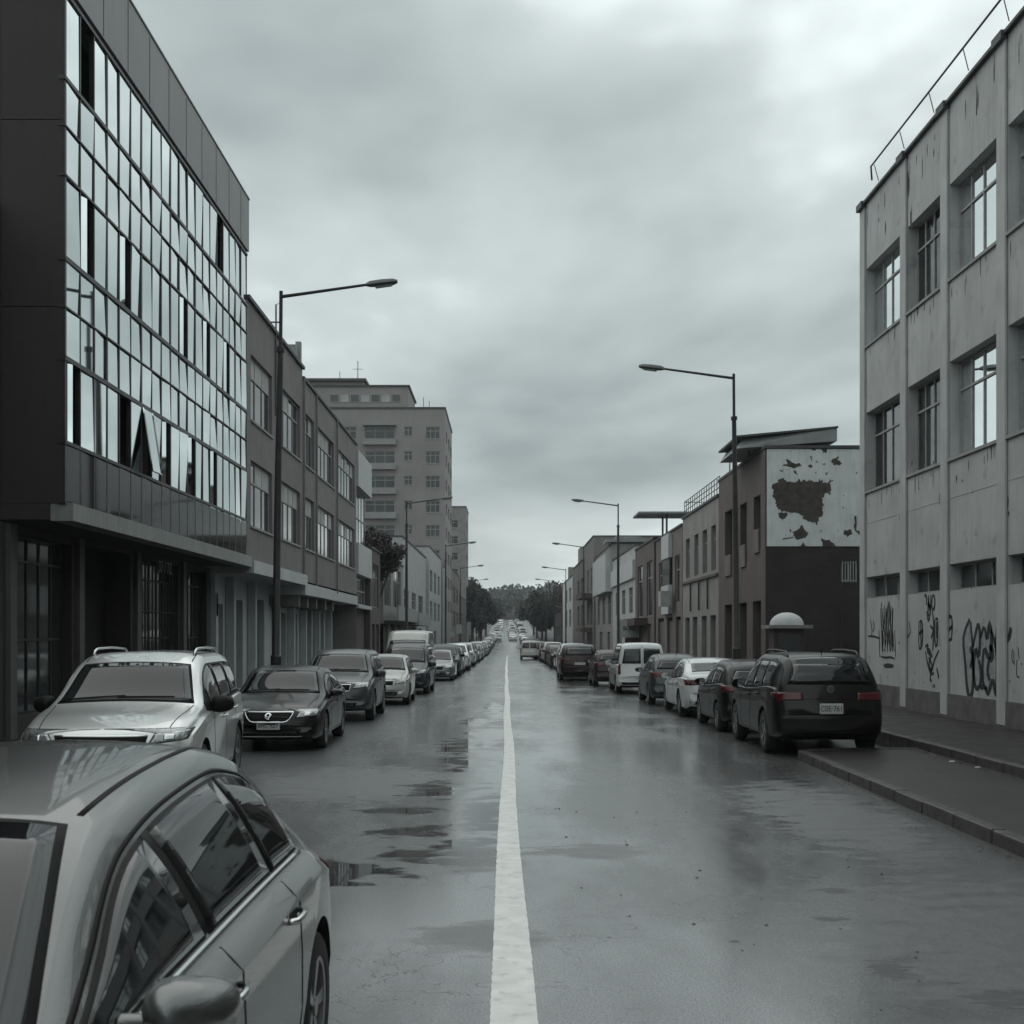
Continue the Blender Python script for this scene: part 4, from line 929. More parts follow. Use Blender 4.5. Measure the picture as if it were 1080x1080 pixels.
def tree(x, D, H, rx, label, m, seed, n=2600, leaf=.22, group=None, base=None, cz=None, rz=None):
    r = random.Random(seed); z0 = gxy(x, D)-.06 if base is None else base
    t = tag(empty('tree', (x, D, z0)), label, 'tree', group)
    rz = rz or H*.40; cz = cz or H*.60
    mb, cl = crown(r, 0, 0, cz, rx, rz, n, leaf, 16); mb.build('crown', m, t, fix=False)
    mb = MB(); mb.tube([(0, 0, -.3), (.05, 0, H*.25), (0, .05, cz), (.05, 0, cz+rz*.5)], [H*.028, H*.022, H*.014, H*.005], 7)
    for c in cl[:8]: mb.tube([(0, 0, H*.28), ((c[0])*.5, c[1]*.5, (H*.3+c[2])/2), c[:3]], [H*.012, H*.008, H*.003], 5)
    mb.build('trunk', M_bark, t); return t
tree(-8.9, 79.0, 9.0, 2.1, 'dark purplish tree in the gap beside the small brown house, below the grey tower', M_leaf_r, 1, 6500, .13, base=-.2, cz=7.4, rz=1.7)
tree(-9.9, 90, 8.6, 1.6, 'small dark tree behind the second left street lamp', M_leaf_r, 2, 2600, .15, base=-.2)
g1 = 'dark trees closing the left row'; g2 = 'dark trees closing the right row'
for i, (x, D, H, rx) in enumerate(((-7.0, 240, 12.5, 3.6), (-5.6, 252, 10.5, 3.2), (-9.5, 262, 15, 5), (-6.5, 275, 11, 4), (-5.5, 300, 10.5, 4.2))):
    tree(x, D, H, rx, f'{ordw[i]} of the dark street trees at the far end of the left row', M_leaf_d, 10+i, 3600, .33, g1)
for i, (x, D, H, rx) in enumerate(((7.4, 243, 10.5, 4.6), (12, 248, 12.5, 5.5), (7.2, 262, 9.5, 4.4), (6.6, 285, 10, 4.2), (12.5, 275, 13, 5.5), (6.5, 315, 10, 4.6))):
    tree(x, D, H, rx, f'{ordw[i]} of the dark street trees at the far end of the right row', M_leaf_d, 30+i, 4200, .33, g2)
# hill woodland: one mass
r = random.Random(77); mb = MB()
for k in range(640):
    D = r.uniform(470, 760); x = r.uniform(-.42, .42)*D; z = gxy(x, D); H = r.uniform(6, 10)
    cr_ = r.uniform(2.8, 5.2); cx, cy, cz = x, D, z+H*.55
    if abs(x-.002*D) < 30 and r.random() < .0: continue
    for q in range(70):
        v = Vector((r.gauss(0, 1), r.gauss(0, 1), r.gauss(0, 1))).normalized()*(r.random()**.3)
        p = Vector((cx+v.x*cr_, cy+v.y*cr_, cz+v.z*H*.5)); u = Vector((r.gauss(0, 1), r.gauss(0, 1), r.gauss(0, 1))).normalized(); w = u.orthogonal().normalized(); s = r.uniform(.7, 1.4)
        mb.quad(p-u*s, p+w*s*.7, p+u*s, p-w*s*.7)
o = mb.build('woodland', M_leaf_h, fix=False); tag(o, kind='stuff'); o['label'] = 'grey-green wood covering the far hill at the end of the street'; o['category'] = 'woodland'
# embankment wall / hedge band and a small white house on the slope
M_hedge = mat('hedge_green', (.06, .066, .055), .9, var=.4, scale=.6)
mb = MB(); r = random.Random(4)
for k in range(60):
    x = -16+k*.5; D = 452; z = gxy(0, D)
    mb.box(x, x+.5, D, D+3, z-1, z+2.2+r.uniform(-.2, .2))
tag(mb.build('hedge', M_hedge), 'long clipped hedge across the end of the street below the hill', 'hedge')
hz_ = tag(empty('hill_house', (7.2, 468, gxy(7, 468))), 'tiny white house among the trees on the far hill', 'house')
mb = MB(); mb.box(-1.6, 1.6, 0, 4, -1, 7.4); mb.build('wall', M_sign, hz_)
mb = MB(); mb.add([(-2, -.3, 7.4), (2, -.3, 7.4), (2, 4.3, 7.4), (-2, 4.3, 7.4), (0, -.3, 8.8), (0, 4.3, 8.8)], [(0, 1, 4), (3, 2, 5), (0, 3, 5, 4), (1, 2, 5, 4), (0, 1, 2, 3)]); mb.build('roof', M_grey, hz_)
mb = MB(); mb.box(-.5, .5, -.06, -.002, 5.2, 6.5); mb.build('window', M_farglass, hz_)
# small street signs on the left
def sign(x, D, h, w, hh, label, round_=False):
    t = tag(empty('street_sign', (x, D, gz(D)+.13)), label, 'sign')
    mb = MB(); mb.tube([(0, 0, 0), (0, 0, h)], .04, 6); mb.build('pole', M_pole, t)
    mb = MB()
    if round_: mb.tube([(0, -.08, h-.35), (0, -.045, h-.35)], w/2, 20)
    else: mb.box(-w/2, w/2, -.08, -.045, h-hh, h)
    mb.build('sign_plate', M_sign, t)
sign(-5.9, 148, 3.6, .7, 1.1, 'white rectangular sign on a post on the left pavement before the dark trees')
sign(-5.9, 128, 2.7, .65, .6, 'round pale road sign on the left pavement', True)
sign(-5.9, 185, 4.2, .6, 2.0, 'tall narrow white sign on a post, farther along the left pavement')
mb = MB(); mb.tube([(0, 0, -.5), (0, 0, 9.0)], .16, 8); o = mb.build('utility_pole', M_lightband); o.location = (-6.9, 132, 0); tag(o, 'plain pale utility pole in front of the second grey tower', 'pole')

# ---------------------------------------------------------------- cars
def paint(name, col, metal=.35, rough=.32, drops=0):
    m = mat(name, col, rough, metal=metal, spec=(.5 if max(col) > .05 else .25), var=.05, scale=2, coat=(.9 if max(col) > .1 else .3), coatr=.05, bump=drops, bscale=160)
    return m
P_silver = paint('silver_paint', (.13, .135, .133), .7, .26, .16); P_silver.node_tree.nodes['Principled BSDF'].inputs['Coat Weight'].default_value = .7; P_silver.node_tree.nodes['Principled BSDF'].inputs['Specular IOR Level'].default_value = .3
P_sil2 = paint('light_silver_paint', (.66, .67, .66), .5); P_black = paint('black_paint', (.006, .0045, .005), .0); P_white = paint('white_paint', (.52, .54, .54), 0, .4)
P_dgrey = paint('dark_grey_paint', (.055, .058, .06), .4); P_maroon = paint('dark_maroon_paint', (.030, .016, .017), .3); P_navy = paint('dark_navy_paint', (.020, .022, .028), .3); P_beige = paint('pale_beige_paint', (.36, .36, .34), .1); P_grey = paint('mid_grey_paint', (.16, .165, .165), .4); P_green = paint('grey_green_paint', (.08, .09, .085), .3)
M_cg = mat('tinted_car_glass', (.010, .011, .012), .03, spec=.5, var=0)
M_rub = mat('black_trim', (.010, .009, .009), .6, spec=.15, var=0); M_chrome = mat('chrome', (.62, .63, .63), .15, metal=1, var=0)
M_tyre = mat('tyre_rubber', (.016, .016, .016), .8, var=.2, scale=9); M_rim = mat('alloy_rim', (.36, .37, .37), .3, metal=.85, var=.1)
M_head = mat('headlight_glass', (.30, .31, .31), .08, metal=.5, spec=.7, var=.35, scale=14, coat=1); M_tail = mat('tail_light_red', (.075, .006, .008), .15, spec=.35, var=.25, scale=12, coat=.3)
M_plate = mat('plate_white', (.45, .46, .45), .5, var=.03); M_pltxt = mat('plate_characters', (.03, .03, .04), .6, var=0); M_under = mat('underbody', (.008, .008, .008), .9, var=0)

SPEC = {
 'sedan': dict(L=4.75, W=1.82, wb=(.92, 3.70), rw=.325,
    top=[(0, .46), (.03, .60), (.12, .70), (.5, .82), (1.30, .95), (2.10, 1.38), (2.55, 1.445), (3.05, 1.43), (3.45, 1.34), (4.05, 1.10), (4.50, 1.05), (4.66, .98), (4.72, .80), (4.75, .62)],
    belt=[(0, .44), (.12, .64), (.5, .74), (1.3, .88), (2.5, .93), (3.9, .99), (4.5, .97), (4.68, .88), (4.75, .60)],
    bot=[(0, .34), (.08, .24), (.5, .19), (4.2, .19), (4.65, .28), (4.75, .40)],
    plan=[(0, .80), (.10, .88), (.4, .96), (.9, 1), (3.8, 1), (4.3, .97), (4.65, .90), (4.75, .82)], bow=.16,
    side=[[(1.62, .97), (1.72, .97), (2.32, .97)], ], ws=(1.36, 2.07), rg=(3.50, 4.0), wins=[(1.72, 2.62), (2.70, 3.45)], rear_q=3.78),
 'hatch': dict(L=3.95, W=1.70, wb=(.78, 3.22), rw=.31,
    top=[(0, .46), (.03, .62), (.12, .76), (.45, .88), (1.0, 1.0), (1.75, 1.42), (2.3, 1.49), (3.1, 1.46), (3.5, 1.36), (3.78, 1.08), (3.88, .90), (3.95, .62)],
    belt=[(0, .44), (.12, .68), (.45, .80), (1.0, .92), (2.2, .96), (3.4, 1.02), (3.75, 1.0), (3.88, .88), (3.95, .60)],
    bot=[(0, .34), (.08, .24), (.5, .19), (3.5, .19), (3.88, .28), (3.95, .38)],
    plan=[(0, .80), (.10, .88), (.4, .97), (.9, 1), (3.2, 1), (3.7, .95), (3.95, .84)], bow=.16,
    ws=(1.06, 1.72), rg=(3.46, 3.74), wins=[(1.45, 2.30), (2.38, 3.05)], rear_q=3.35),
 'suv': dict(L=4.65, W=1.88, wb=(.90, 3.66), rw=.365,
    top=[(0, .55), (.03, .75), (.12, .90), (.5, 1.02), (1.2, 1.13), (1.98, 1.60), (2.4, 1.69), (3.6, 1.69), (4.15, 1.64), (4.38, 1.48), (4.55, 1.18), (4.60, .95), (4.65, .70)],
    belt=[(0, .50), (.12, .80), (.5, .92), (1.2, 1.04), (2.5, 1.08), (4.0, 1.16), (4.45, 1.12), (4.58, .95), (4.65, .66)],
    bot=[(0, .40), (.08, .30), (.5, .25), (4.2, .26), (4.58, .34), (4.65, .44)],
    plan=[(0, .82), (.10, .90), (.4, .97), (.9, 1), (3.9, 1), (4.35, .97), (4.58, .92), (4.65, .86)], bow=.14,
    ws=(1.26, 1.95), rg=(4.20, 4.52), wins=[(1.68, 2.46), (2.54, 3.30), (3.38, 4.05)], rear_q=None),
 'van': dict(L=4.4, W=1.78, wb=(.80, 3.55), rw=.32,
    top=[(0, .50), (.03, .72), (.12, .86), (.45, .98), (.85, 1.10), (1.6, 1.66), (2.1, 1.80), (3.9, 1.80), (4.18, 1.74), (4.30, 1.45), (4.34, 1.0), (4.40, .62)],
    belt=[(0, .46), (.12, .74), (.45, .86), (.9, .98), (2.2, 1.03), (3.9, 1.06), (4.25, 1.04), (4.34, .9), (4.40, .60)],
    bot=[(0, .36), (.08, .27), (.5, .22), (4.0, .22), (4.34, .30), (4.40, .38)],
    plan=[(0, .82), (.10, .90), (.4, .97), (.9, 1), (3.9, 1), (4.2, .99), (4.40, .95)], bow=.10,
    ws=(.92, 1.57), rg=(4.20, 4.315), wins=[(1.35, 2.15), (2.25, 3.05), (3.12, 3.9)], rear_q=None, roofr=.80),
 'boxvan': dict(L=5.2, W=1.95, wb=(.95, 4.1), rw=.35,
    top=[(0, .60), (.03, .80), (.12, .98), (.4, 1.10), (.8, 1.25), (1.5, 1.95), (1.9, 2.25), (2.5, 2.33), (4.9, 2.33), (5.08, 2.26), (5.15, 1.6), (5.20, .7)],
    belt=[(0, .5), (.12, .84), (.4, .98), (.9, 1.12), (2.2, 1.16), (4.9, 1.18), (5.12, 1.1), (5.20, .66)],
    bot=[(0, .40), (.08, .32), (.5, .27), (4.8, .27), (5.15, .32), (5.20, .40)],
    plan=[(0, .84), (.10, .91), (.4, .98), (.9, 1), (4.9, 1), (5.1, .99), (5.2, .97)], bow=.10,
    ws=(.88, 1.5), rg=(5.09, 5.14), wins=[(1.3, 2.1)], rear_q=None, roofr=.84),
}
SPEC['near'] = dict(L=4.82, W=2.06, wb=(.95, 4.02), rw=.34,
    top=[(0, .46), (.03, .60), (.12, .70), (.5, .82), (1.15, .98), (2.36, 1.465), (3.0, 1.545), (3.55, 1.57), (3.95, 1.515), (4.20, 1.34), (4.42, 1.10), (4.62, 1.03), (4.74, .97), (4.79, .80), (4.82, .62)],
    belt=[(0, .44), (.12, .64), (.5, .74), (1.15, .90), (2.0, .99), (4.15, 1.03), (4.5, .99), (4.72, .90), (4.82, .60)],
    bot=[(0, .34), (.08, .24), (.5, .19), (4.3, .19), (4.72, .28), (4.82, .40)],
    plan=[(0, .80), (.10, .88), (.4, .96), (.9, 1), (3.9, 1), (4.35, .985), (4.65, .94), (4.82, .82)], bow=.16,
    ws=(1.22, 2.30), rg=(4.02, 4.40), wins=[(1.62, 2.50), (2.58, 3.50)], rear_q=4.12, roofr=.60, belti=.88)

def HF(sp):
    if 'hf' not in sp: sp['hf'] = max(interp(sp['top'], i*sp['L']/60)-interp(sp['belt'], i*sp['L']/60) for i in range(61))
    return sp['hf']
def section(sp, s):
    W = sp['W']/2; T = interp(sp['top'], s); b = interp(sp['belt'], s); z0 = interp(sp['bot'], s); w = W*interp(sp['plan'], s)
    T = max(T, b+.012); cab = max(0, min(1, (T-b)/.34)); rr = sp.get('roofr', .735); bi = sp.get('belti', .93)
    hf = HF(sp); h = T-b; r_ = w*(bi-.01+(rr-bi+.01)*min(1, h/hf))
    e = min(.10, h*.35)
    pts = [(0, z0), (w*.55, z0), (w*.90, z0+.015), (w*.975, z0+.07), (w*1.0, z0+(b-z0)*.35), (w*1.0, z0+(b-z0)*.62), (w*.99, b-.10 if b-.10 > z0+(b-z0)*.66 else z0+(b-z0)*.8), (w*(.97+bi-.93), b-.025), (w*bi, b)]
    wb_ = w*bi
    pts += [(wb_+(r_-wb_)*.30+.012*cab, b+(h-e)*.33), (wb_+(r_-wb_)*.64+.016*cab, b+(h-e)*.68), (r_+.006, T-e), (r_-.018-.02*(1-cab), T-e*.45), (r_-.075, T-e*.10), (r_*.62, T+.012), (r_*.3, T+.022), (0, T+.026)]
    return pts
def warp(sp, x, y, z):
    L = sp['L']; W = sp['W']/2; f = max(0, 1-y/.9); g = max(0, 1-(L-y)/.7)
    return (x, y+sp['bow']*(x/W)**2*f*f-sp['bow']*.8*(x/W)**2*g*g, z)
def car_body(kind, m):
    sp = SPEC[kind]; L = sp['L']
    st = sorted(set([0, .015, .03, .06, .10, .15, .22, .3, .4]+[round(.5+i*(L-1.0)/64, 4) for i in range(65)]+[L-.4, L-.3, L-.22, L-.16, L-.11, L-.07, L-.04, L-.02, L]))
    mb = MB(); secs = [section(sp, s) for s in st]; n = len(secs[0]); ring = 2*n-2
    for s, sec in zip(st, secs):
        full = sec+[(-x, z) for x, z in reversed(sec[1:-1])]
        mb.v += [warp(sp, x, s, z) for x, z in full]
    for i in range(len(st)-1):
        for j in range(ring): mb.f.append((i*ring+j, i*ring+(j+1) % ring, (i+1)*ring+(j+1) % ring, (i+1)*ring+j))
    mb.f.append(tuple(range(ring))); mb.f.append(tuple((len(st)-1)*ring+j for j in range(ring)))
    o = mb.build('body', m, None)
    rw = sp['rw']
    cut = MB()
    for y in sp['wb']:
        for s in (-1, 1): cut.tube([(s*(sp['W']/2-.26), y, rw+.01), (s*(sp['W']/2+.3), y, rw+.01)], rw+.055, 36)
    co = cut.build('cut', m)
    bm = o.modifiers.new('b', 'BOOLEAN'); bm.operation = 'DIFFERENCE'; bm.object = co; bm.solver = 'EXACT'
    dg = bpy.context.evaluated_depsgraph_get(); me = bpy.data.meshes.new_from_object(o.evaluated_get(dg))
    bpy.data.objects.remove(o); bpy.data.objects.remove(co)
    me.name = 'body'; me.materials.clear(); me.materials.append(m)
    me.materials.append(M_under)
    for p in me.polygons:      # arch liners and floor pan are unpainted
        c = p.center
        ins = any(abs(math.hypot(c.y-y, c.z-rw-.01)-(rw+.055)) < .03 and abs(p.normal.x) < .5 and abs(c.x) > sp['W']/2-.30 for y in sp['wb']) or any(math.hypot(c.y-y, c.z-rw-.01) < rw+.03 and abs(abs(c.x)-(sp['W']/2-.26)) < .01 for y in sp['wb'])
        p.material_index = 1 if (ins or (p.normal.z < -.9 and c.z < .45)) else 0
        p.use_smooth = True
    me.set_sharp_from_angle(angle=R(38))
    return me
def car_tree(me):
    bm = bmesh.new(); bm.from_mesh(me); t = BVHTree.FromBMesh(bm); bm.free(); return t
def patch(tree_, rows, axis, off=.004, sgn=1, thick=.006):
    """rows: list of polylines of equal length in the plane across axis; cast onto the body"""
    nr, nc_ = len(rows), len(rows[0]); P = {}; Q = {}
    for i in range(nr):
        for j in range(nc_):
            a, b = rows[i][j]
            if axis == 'side': o, d = Vector((sgn*4, a, b)), Vector((-sgn, 0, 0))
            elif axis == 'front': o, d = Vector((a, -4, b)), Vector((0, 1, 0))
            elif axis == 'rear': o, d = Vector((a, 12, b)), Vector((0, -1, 0))
            else: o, d = Vector((a, b, 5)), Vector((0, 0, -1))
            h = tree_.ray_cast(o, d)
            if h[0] is None: continue
            nn = h[1]; nn = -nn if nn.dot(d) > 0 else nn
            P[i, j] = h[0]+nn*off; Q[i, j] = h[0]+nn*(off-thick)
    mb = MB(); idx = {}
    for k_ in P: idx[k_] = len(mb.v); mb.v.append(tuple(P[k_]))
    cells = [(i, j) for i in range(nr-1) for j in range(nc_-1) if all(q in P for q in ((i, j), (i+1, j), (i, j+1), (i+1, j+1)))]
    es = {}
    for i, j in cells:
        c = [(i, j), (i, j+1), (i+1, j+1), (i+1, j)]; mb.f.append(tuple(idx[q] for q in c))
        for a, b in zip(c, c[1:]+c[:1]): es[frozenset((a, b))] = es.get(frozenset((a, b)), 0)+1
    dn = {}
    for e, n in es.items():
        if n == 1:
            a, b = tuple(e)
            for q in (a, b):
                if q not in dn: dn[q] = len(mb.v); mb.v.append(tuple(Q[q]))
            mb.f.append((idx[a], idx[b], dn[b], dn[a]))
    return mb
def lerp(a, b, t): return a+(b-a)*t
def rows4(A, B, C, D, nr=6, nc_=10):
    """bilinear patch with corners A,B (bottom) C,D (top): A bottom-left, B bottom-right, C top-right, D top-left"""
    out = []
    for i in range(nr+1):
        t = i/nr; l = (lerp(A[0], D[0], t), lerp(A[1], D[1], t)); r_ = (lerp(B[0], C[0], t), lerp(B[1], C[1], t))
        out.append([(lerp(l[0], r_[0], j/nc_), lerp(l[1], r_[1], j/nc_)) for j in range(nc_+1)])
    return out
def shrink(rows, d):
    # pull a patch inwards by moving rows towards its centre by an absolute distance
    nr, nc_ = len(rows), len(rows[0]); cx = sum(p[0] for r_ in rows for p in r_)/(nr*nc_); cy = sum(p[1] for r_ in rows for p in r_)/(nr*nc_)
    w = max(p[0] for r_ in rows for p in r_)-min(p[0] for r_ in rows for p in r_); h = max(p[1] for r_ in rows for p in r_)-min(p[1] for r_ in rows for p in r_)
    return [[(cx+(p[0]-cx)*(1-2*d/w), cy+(p[1]-cy)*(1-2*d/h)) for p in r_] for r_ in rows]
def wheel_mesh(r, w):
    prof = [(r*.66, -w/2), (r*.90, -w/2), (r*.97, -w*.42), (r, -w*.3), (r, w*.3), (r*.97, w*.42), (r*.90, w/2), (r*.66, w/2), (r*.62, w*.3), (r*.62, -w*.3)]
    n = 32; mb = MB()
    for k in range(n):
        a = 2*math.pi*k/n
        for (q, x) in prof: mb.v.append((x, q*math.cos(a), q*math.sin(a)))
    m = len(prof)
    for k in range(n):
        for j in range(m): mb.f.append((k*m+j, k*m+(j+1) % m, ((k+1) % n)*m+(j+1) % m, ((k+1) % n)*m+j))
    ty = mb.mesh('wheel', M_tyre, ang=40)
    mb = MB(); mb.tube([(w*.05, 0, 0), (w*.46, 0, 0)], r*.13, 14)
    for k in range(5):
        for s in (-.09, .09):
            a = 2*math.pi*k/5+s; c = Vector((0, math.cos(a), math.sin(a))); t = Vector((0, -math.sin(a), math.cos(a)))
            p = [c*r*.10, c*r*.64]; ww = r*.045
            mb.hexa([p[0]-t*ww+Vector((w*.22, 0, 0)), p[1]-t*ww+Vector((w*.26, 0, 0)), p[1]+t*ww+Vector((w*.26, 0, 0)), p[0]+t*ww+Vector((w*.22, 0, 0)), p[0]-t*ww+Vector((w*.40, 0, 0)), p[1]-t*ww+Vector((w*.44, 0, 0)), p[1]+t*ww+Vector((w*.44, 0, 0)), p[0]+t*ww+Vector((w*.40, 0, 0))])
    n = 32; b0 = len(mb.v); pr = [(r*.60, w*.2), (r*.60, w*.46), (r*.67, w*.49), (r*.67, w*.2)]
    for k in range(n):
        a = 2*math.pi*k/n
        for (q, x) in pr: mb.v.append((x, q*math.cos(a), q*math.sin(a)))
    for k in range(n):
        for j in range(4): mb.f.append((b0+k*4+j, b0+k*4+(j+1) % 4, b0+((k+1) % n)*4+(j+1) % 4, b0+((k+1) % n)*4+j))
    ri = mb.mesh('rim', M_rim, ang=30)
    mb = MB(); mb.tube([(-w*.1, 0, 0), (w*.04, 0, 0)], r*.60, 24); hb = mb.mesh('brake_disc', M_under)
    return ty, ri, hb
WH = {}
def ribbon_patch(tr, pts, axis, w, off=.006, sgn=1, thick=.012):
    # strip that follows pts with half width w
    a, b = [], []; n = len(pts)
    for i, p in enumerate(pts):
        q = pts[min(i+1, n-1)]; o = pts[max(i-1, 0)]; dx, dy = q[0]-o[0], q[1]-o[1]; l = math.hypot(dx, dy) or 1; nx, ny = -dy/l*w, dx/l*w
        a.append((p[0]+nx, p[1]+ny)); b.append((p[0]-nx, p[1]-ny))
    return patch(tr, [a, b], axis, off, sgn, thick)
def dense(pts, step=.05):
    out = []
    for a, b in zip(pts, pts[1:]):
        n = max(1, int(math.hypot(b[0]-a[0], b[1]-a[1])/step))
        out += [(lerp(a[0], b[0], k/n), lerp(a[1], b[1], k/n)) for k in range(n)]
    return out+[pts[-1]]
BODY = {}
def make_car(kind, pm, lod=0, rails=False, plate=None, badge=None, grille='wide', label=None, mirror_m=None, extra=None, group=None, platez=None):
    """front at local y=0, rear at y=L; origin at front bumper centre on the ground. lod 0 full, 1 medium, 2 far"""
    sp = SPEC[kind]; L = sp['L']; W = sp['W']/2
    key = (kind,)
    if key not in BODY: BODY[key] = car_body(kind, pm)
    me = BODY[key].copy(); me.materials[0] = pm; tr = BODY.get((kind, 't')) or BODY.setdefault((kind, 't'), car_tree(me))
    root = empty('parked_car'); tag(root, label, 'car', group)
    ob = bpy.data.objects.new('body', me); COL.objects.link(ob); ob.parent = root
    topz = lambda s: interp(sp['top'], s); bz = lambda s: interp(sp['belt'], s)
    # windscreen
    w0, w1 = sp['ws']; rr = sp.get('roofr', .735)
    def glassrow(y0, y1, wl, wh, nr=8, nc_=12, bowf=0):
        out = []
        for i in range(nr+1):
            t = i/nr; y = lerp(y0, y1, t); ww = lerp(wl, wh, t)
            out.append([(lerp(-ww, ww, j/nc_), y-bowf*(1-(2*j/nc_-1)**2)) for j in range(nc_+1)])
        return out
    rows = glassrow(w0, w1-.035, W*.80, W*(rr-.09))
    fr = patch(tr, rows, 'top', .004).build('windscreen_surround', M_rub, root, smooth=True)
    patch(tr, shrink(rows, .035), 'top', .009).build('windscreen', M_cg, root, smooth=True)
    g0, g1 = sp['rg']
    if g1-g0 > .3:
        rows = glassrow(g0, g1, W*(rr-.10), W*.68); 
        patch(tr, shrink(rows, .02), 'top', .008).build('rear_window', M_cg, root, smooth=True)
    if kind in ('suv', 'van', 'boxvan', 'hatch'):
        zt = topz(sp['rg'][0])-.07; zl = bz(L-.3)+.06; wt = W*(rr-.13); wl = W*.74
        if kind == 'boxvan': zt = 1.95; zl = 1.35
        if kind == 'van':     # two-leaf rear doors
            for s in (-1, 1):
                rows = rows4((s*.05, 1.08), (s*W*.80, 1.08), (s*W*.70, 1.60), (s*.05, 1.62)); patch(tr, rows, 'rear', .008).build('rear_window', M_cg, root, smooth=True)
            ribbon_patch(tr, dense([(0, .5), (0, 1.72)]), 'rear', .006, .003).build('door_seam', M_rub, root)
        else:
            rows = rows4((-wl, zl), (wl, zl), (wt, zt), (-wt, zt), 8, 12)
            patch(tr, rows, 'rear', .004).build('rear_window_surround', M_rub, root, smooth=True)
            patch(tr, shrink(rows, .03), 'rear', .009).build('rear_window', M_cg, root, smooth=True)
    # side windows
    for s in (-1, 1):
        allw = sp['wins']; a0 = allw[0][0]; bE = allw[-1][1]
        def topedge(y):
            T = topz(y); b_ = bz(y); e = min(.10, (T-b_)*.35); return T-e-.035
        def botedge(y): return bz(y)+.025
        ye = sp['rear_q'] or bE+.12
        # find front point where the glass opens
        y0 = w0+.12
        ys = [lerp(y0, ye, k/34) for k in range(35)]; ys = [y for y in ys if topedge(y)-botedge(y) > .01]
        rws = [[(y, lerp(botedge(y)-.02, topedge(y)+.018, i/6)) for y in ys] for i in range(7)]
        if kind != 'near': patch(tr, rws, 'side', .003, s).build('window_surround', M_rub, root, smooth=True)
        else:
            pts = [(y, topedge(y)+.030) for y in ys]; ribbon_patch(tr, pts, 'side', .007, .004, s, .010).build('door_seal', M_rub, root, smooth=True)
            ysb = [lerp(allw[0][1]-.005, allw[1][0]+.005, q/4) for q in range(5)]
            patch(tr, [[(y, lerp(botedge(y), topedge(y)+.01, i/8)) for y in ysb] for i in range(9)], 'side', .0045, s).build('centre_pillar', M_rub, root, smooth=True)
        lst = list(allw); 
        if sp['rear_q']: lst = lst+[(allw[-1][1]+.06, sp['rear_q']-.05)]
        fq = [(y0+.13, allw[0][0]-.06)] if allw[0][0]-.06-(y0+.13) > .15 else []
        for k, (ya, yb) in enumerate(lst):
            if k == 0: ya = y0+.06 if kind == 'near' else max(y0+.15, ya-.2) if kind in ('near', 'sedan') else ya
            ysw = [lerp(ya, yb, q/10) for q in range(11)]; ysw = [y for y in ysw if topedge(y)-botedge(y) > .03]
            if len(ysw) < 3: continue
            rws = [[(y, lerp(botedge(y)+.004, topedge(y)-.004, i/6)) for y in ysw] for i in range(7)]
            if kind == 'near':
                rw2 = [[(y, lerp(botedge(y)-.008, topedge(y)+.010, i/6)) for y in [lerp(ya-.014, yb+.014, q/10) for q in range(11)] if topedge(y)-botedge(y) > .015] for i in range(7)]
                patch(tr, rw2, 'side', .004, s).build('window_seal', M_rub, root, smooth=True)
            patch(tr, rws, 'side', .0075, s).build('side_window', M_cg, root, smooth=True)
        if lod < 2:
            # belt trim
            patch_pts = [(y, botedge(y)-.022) for y in [lerp(y0+.1, ye, k/20) for k in range(21)]]
            ribbon_patch(tr, patch_pts, 'side', .010, .010, s, .016).build('belt_trim', M_chrome if kind == 'near' else M_rub, root, smooth=True)
            # door seams
            zb = interp(sp['bot'], 2)+.10
            seams = [allw[0][0]-.12, allw[0][1]+.04, allw[1][1]+.05] if len(allw) > 1 else [allw[0][0]-.1, allw[0][1]+.1]
            for q in seams:
                q2 = q+.0
                ribbon_patch(tr, dense([(q2, zb), (q2, bz(q2)-.02)], .04), 'side', .005, .0022, s, .006).build('door_seam', M_under, root)
            ribbon_patch(tr, dense([(seams[0], zb), (seams[-1], zb)], .08), 'side', .005, .0022, s, .006).build('door_seam', M_under, root)
            for q in ([allw[0][1]-.12] + ([allw[1][1]-.10] if len(allw) > 1 else [])):
                z = bz(q)-.13; h = tr.ray_cast(Vector((s*4, q, z)), Vector((-s, 0, 0)))
                if h[0] is None: continue
                x = h[0].x; mb = MB(); mb.tube([(x-s*.01, q-.10, z-.005), (x+s*.035, q-.085, z), (x+s*.042, q, z+.006), (x+s*.035, q+.085, z+.008), (x-s*.01, q+.10, z+.004)], [.013, .014, .014, .014, .012], 8)
                mb.build('door_handle', M_chrome if kind == 'near' else pm, root, smooth=True)
                ribbon_patch(tr, dense([(q-.07, z), (q+.07, z)], .03), 'side', .022, .002, s, .006).build('handle_recess', M_rub, root)
    # mirrors
    ym = w0+.42; zm = bz(ym)+.06
    if kind == 'near': ym = 1.66; zm = bz(ym)+.085
    for s in (-1, 1):
        x = W*.93; mb = MB(); mm = mirror_m or pm; cx = s*(x+.13); hw, hh = (.125, .075) if kind in ('sedan', 'hatch', 'near') else (.13, .10)
        n = 14
        for i, (dy, sc) in enumerate(((-.11, .25), (-.10, .55), (-.065, .85), (-.02, .98), (.03, 1.0), (.05, .95))):
            for k in range(n):
                a = 2*math.pi*k/n; ca, sa = math.cos(a), math.sin(a); q = 2.6
                ex = abs(ca)**(2/q)*(1 if ca > 0 else -1); ez = abs(sa)**(2/q)*(1 if sa > 0 else -1)
                mb.v.append((cx+ex*hw*sc+s*.0, ym+dy+s*ex*.02, zm+ez*hh*sc*(1-.18*s*ex)))
        for i in range(5):
            for k in range(n): mb.f.append((i*n+k, i*n+(k+1) % n, (i+1)*n+(k+1) % n, (i+1)*n+k))
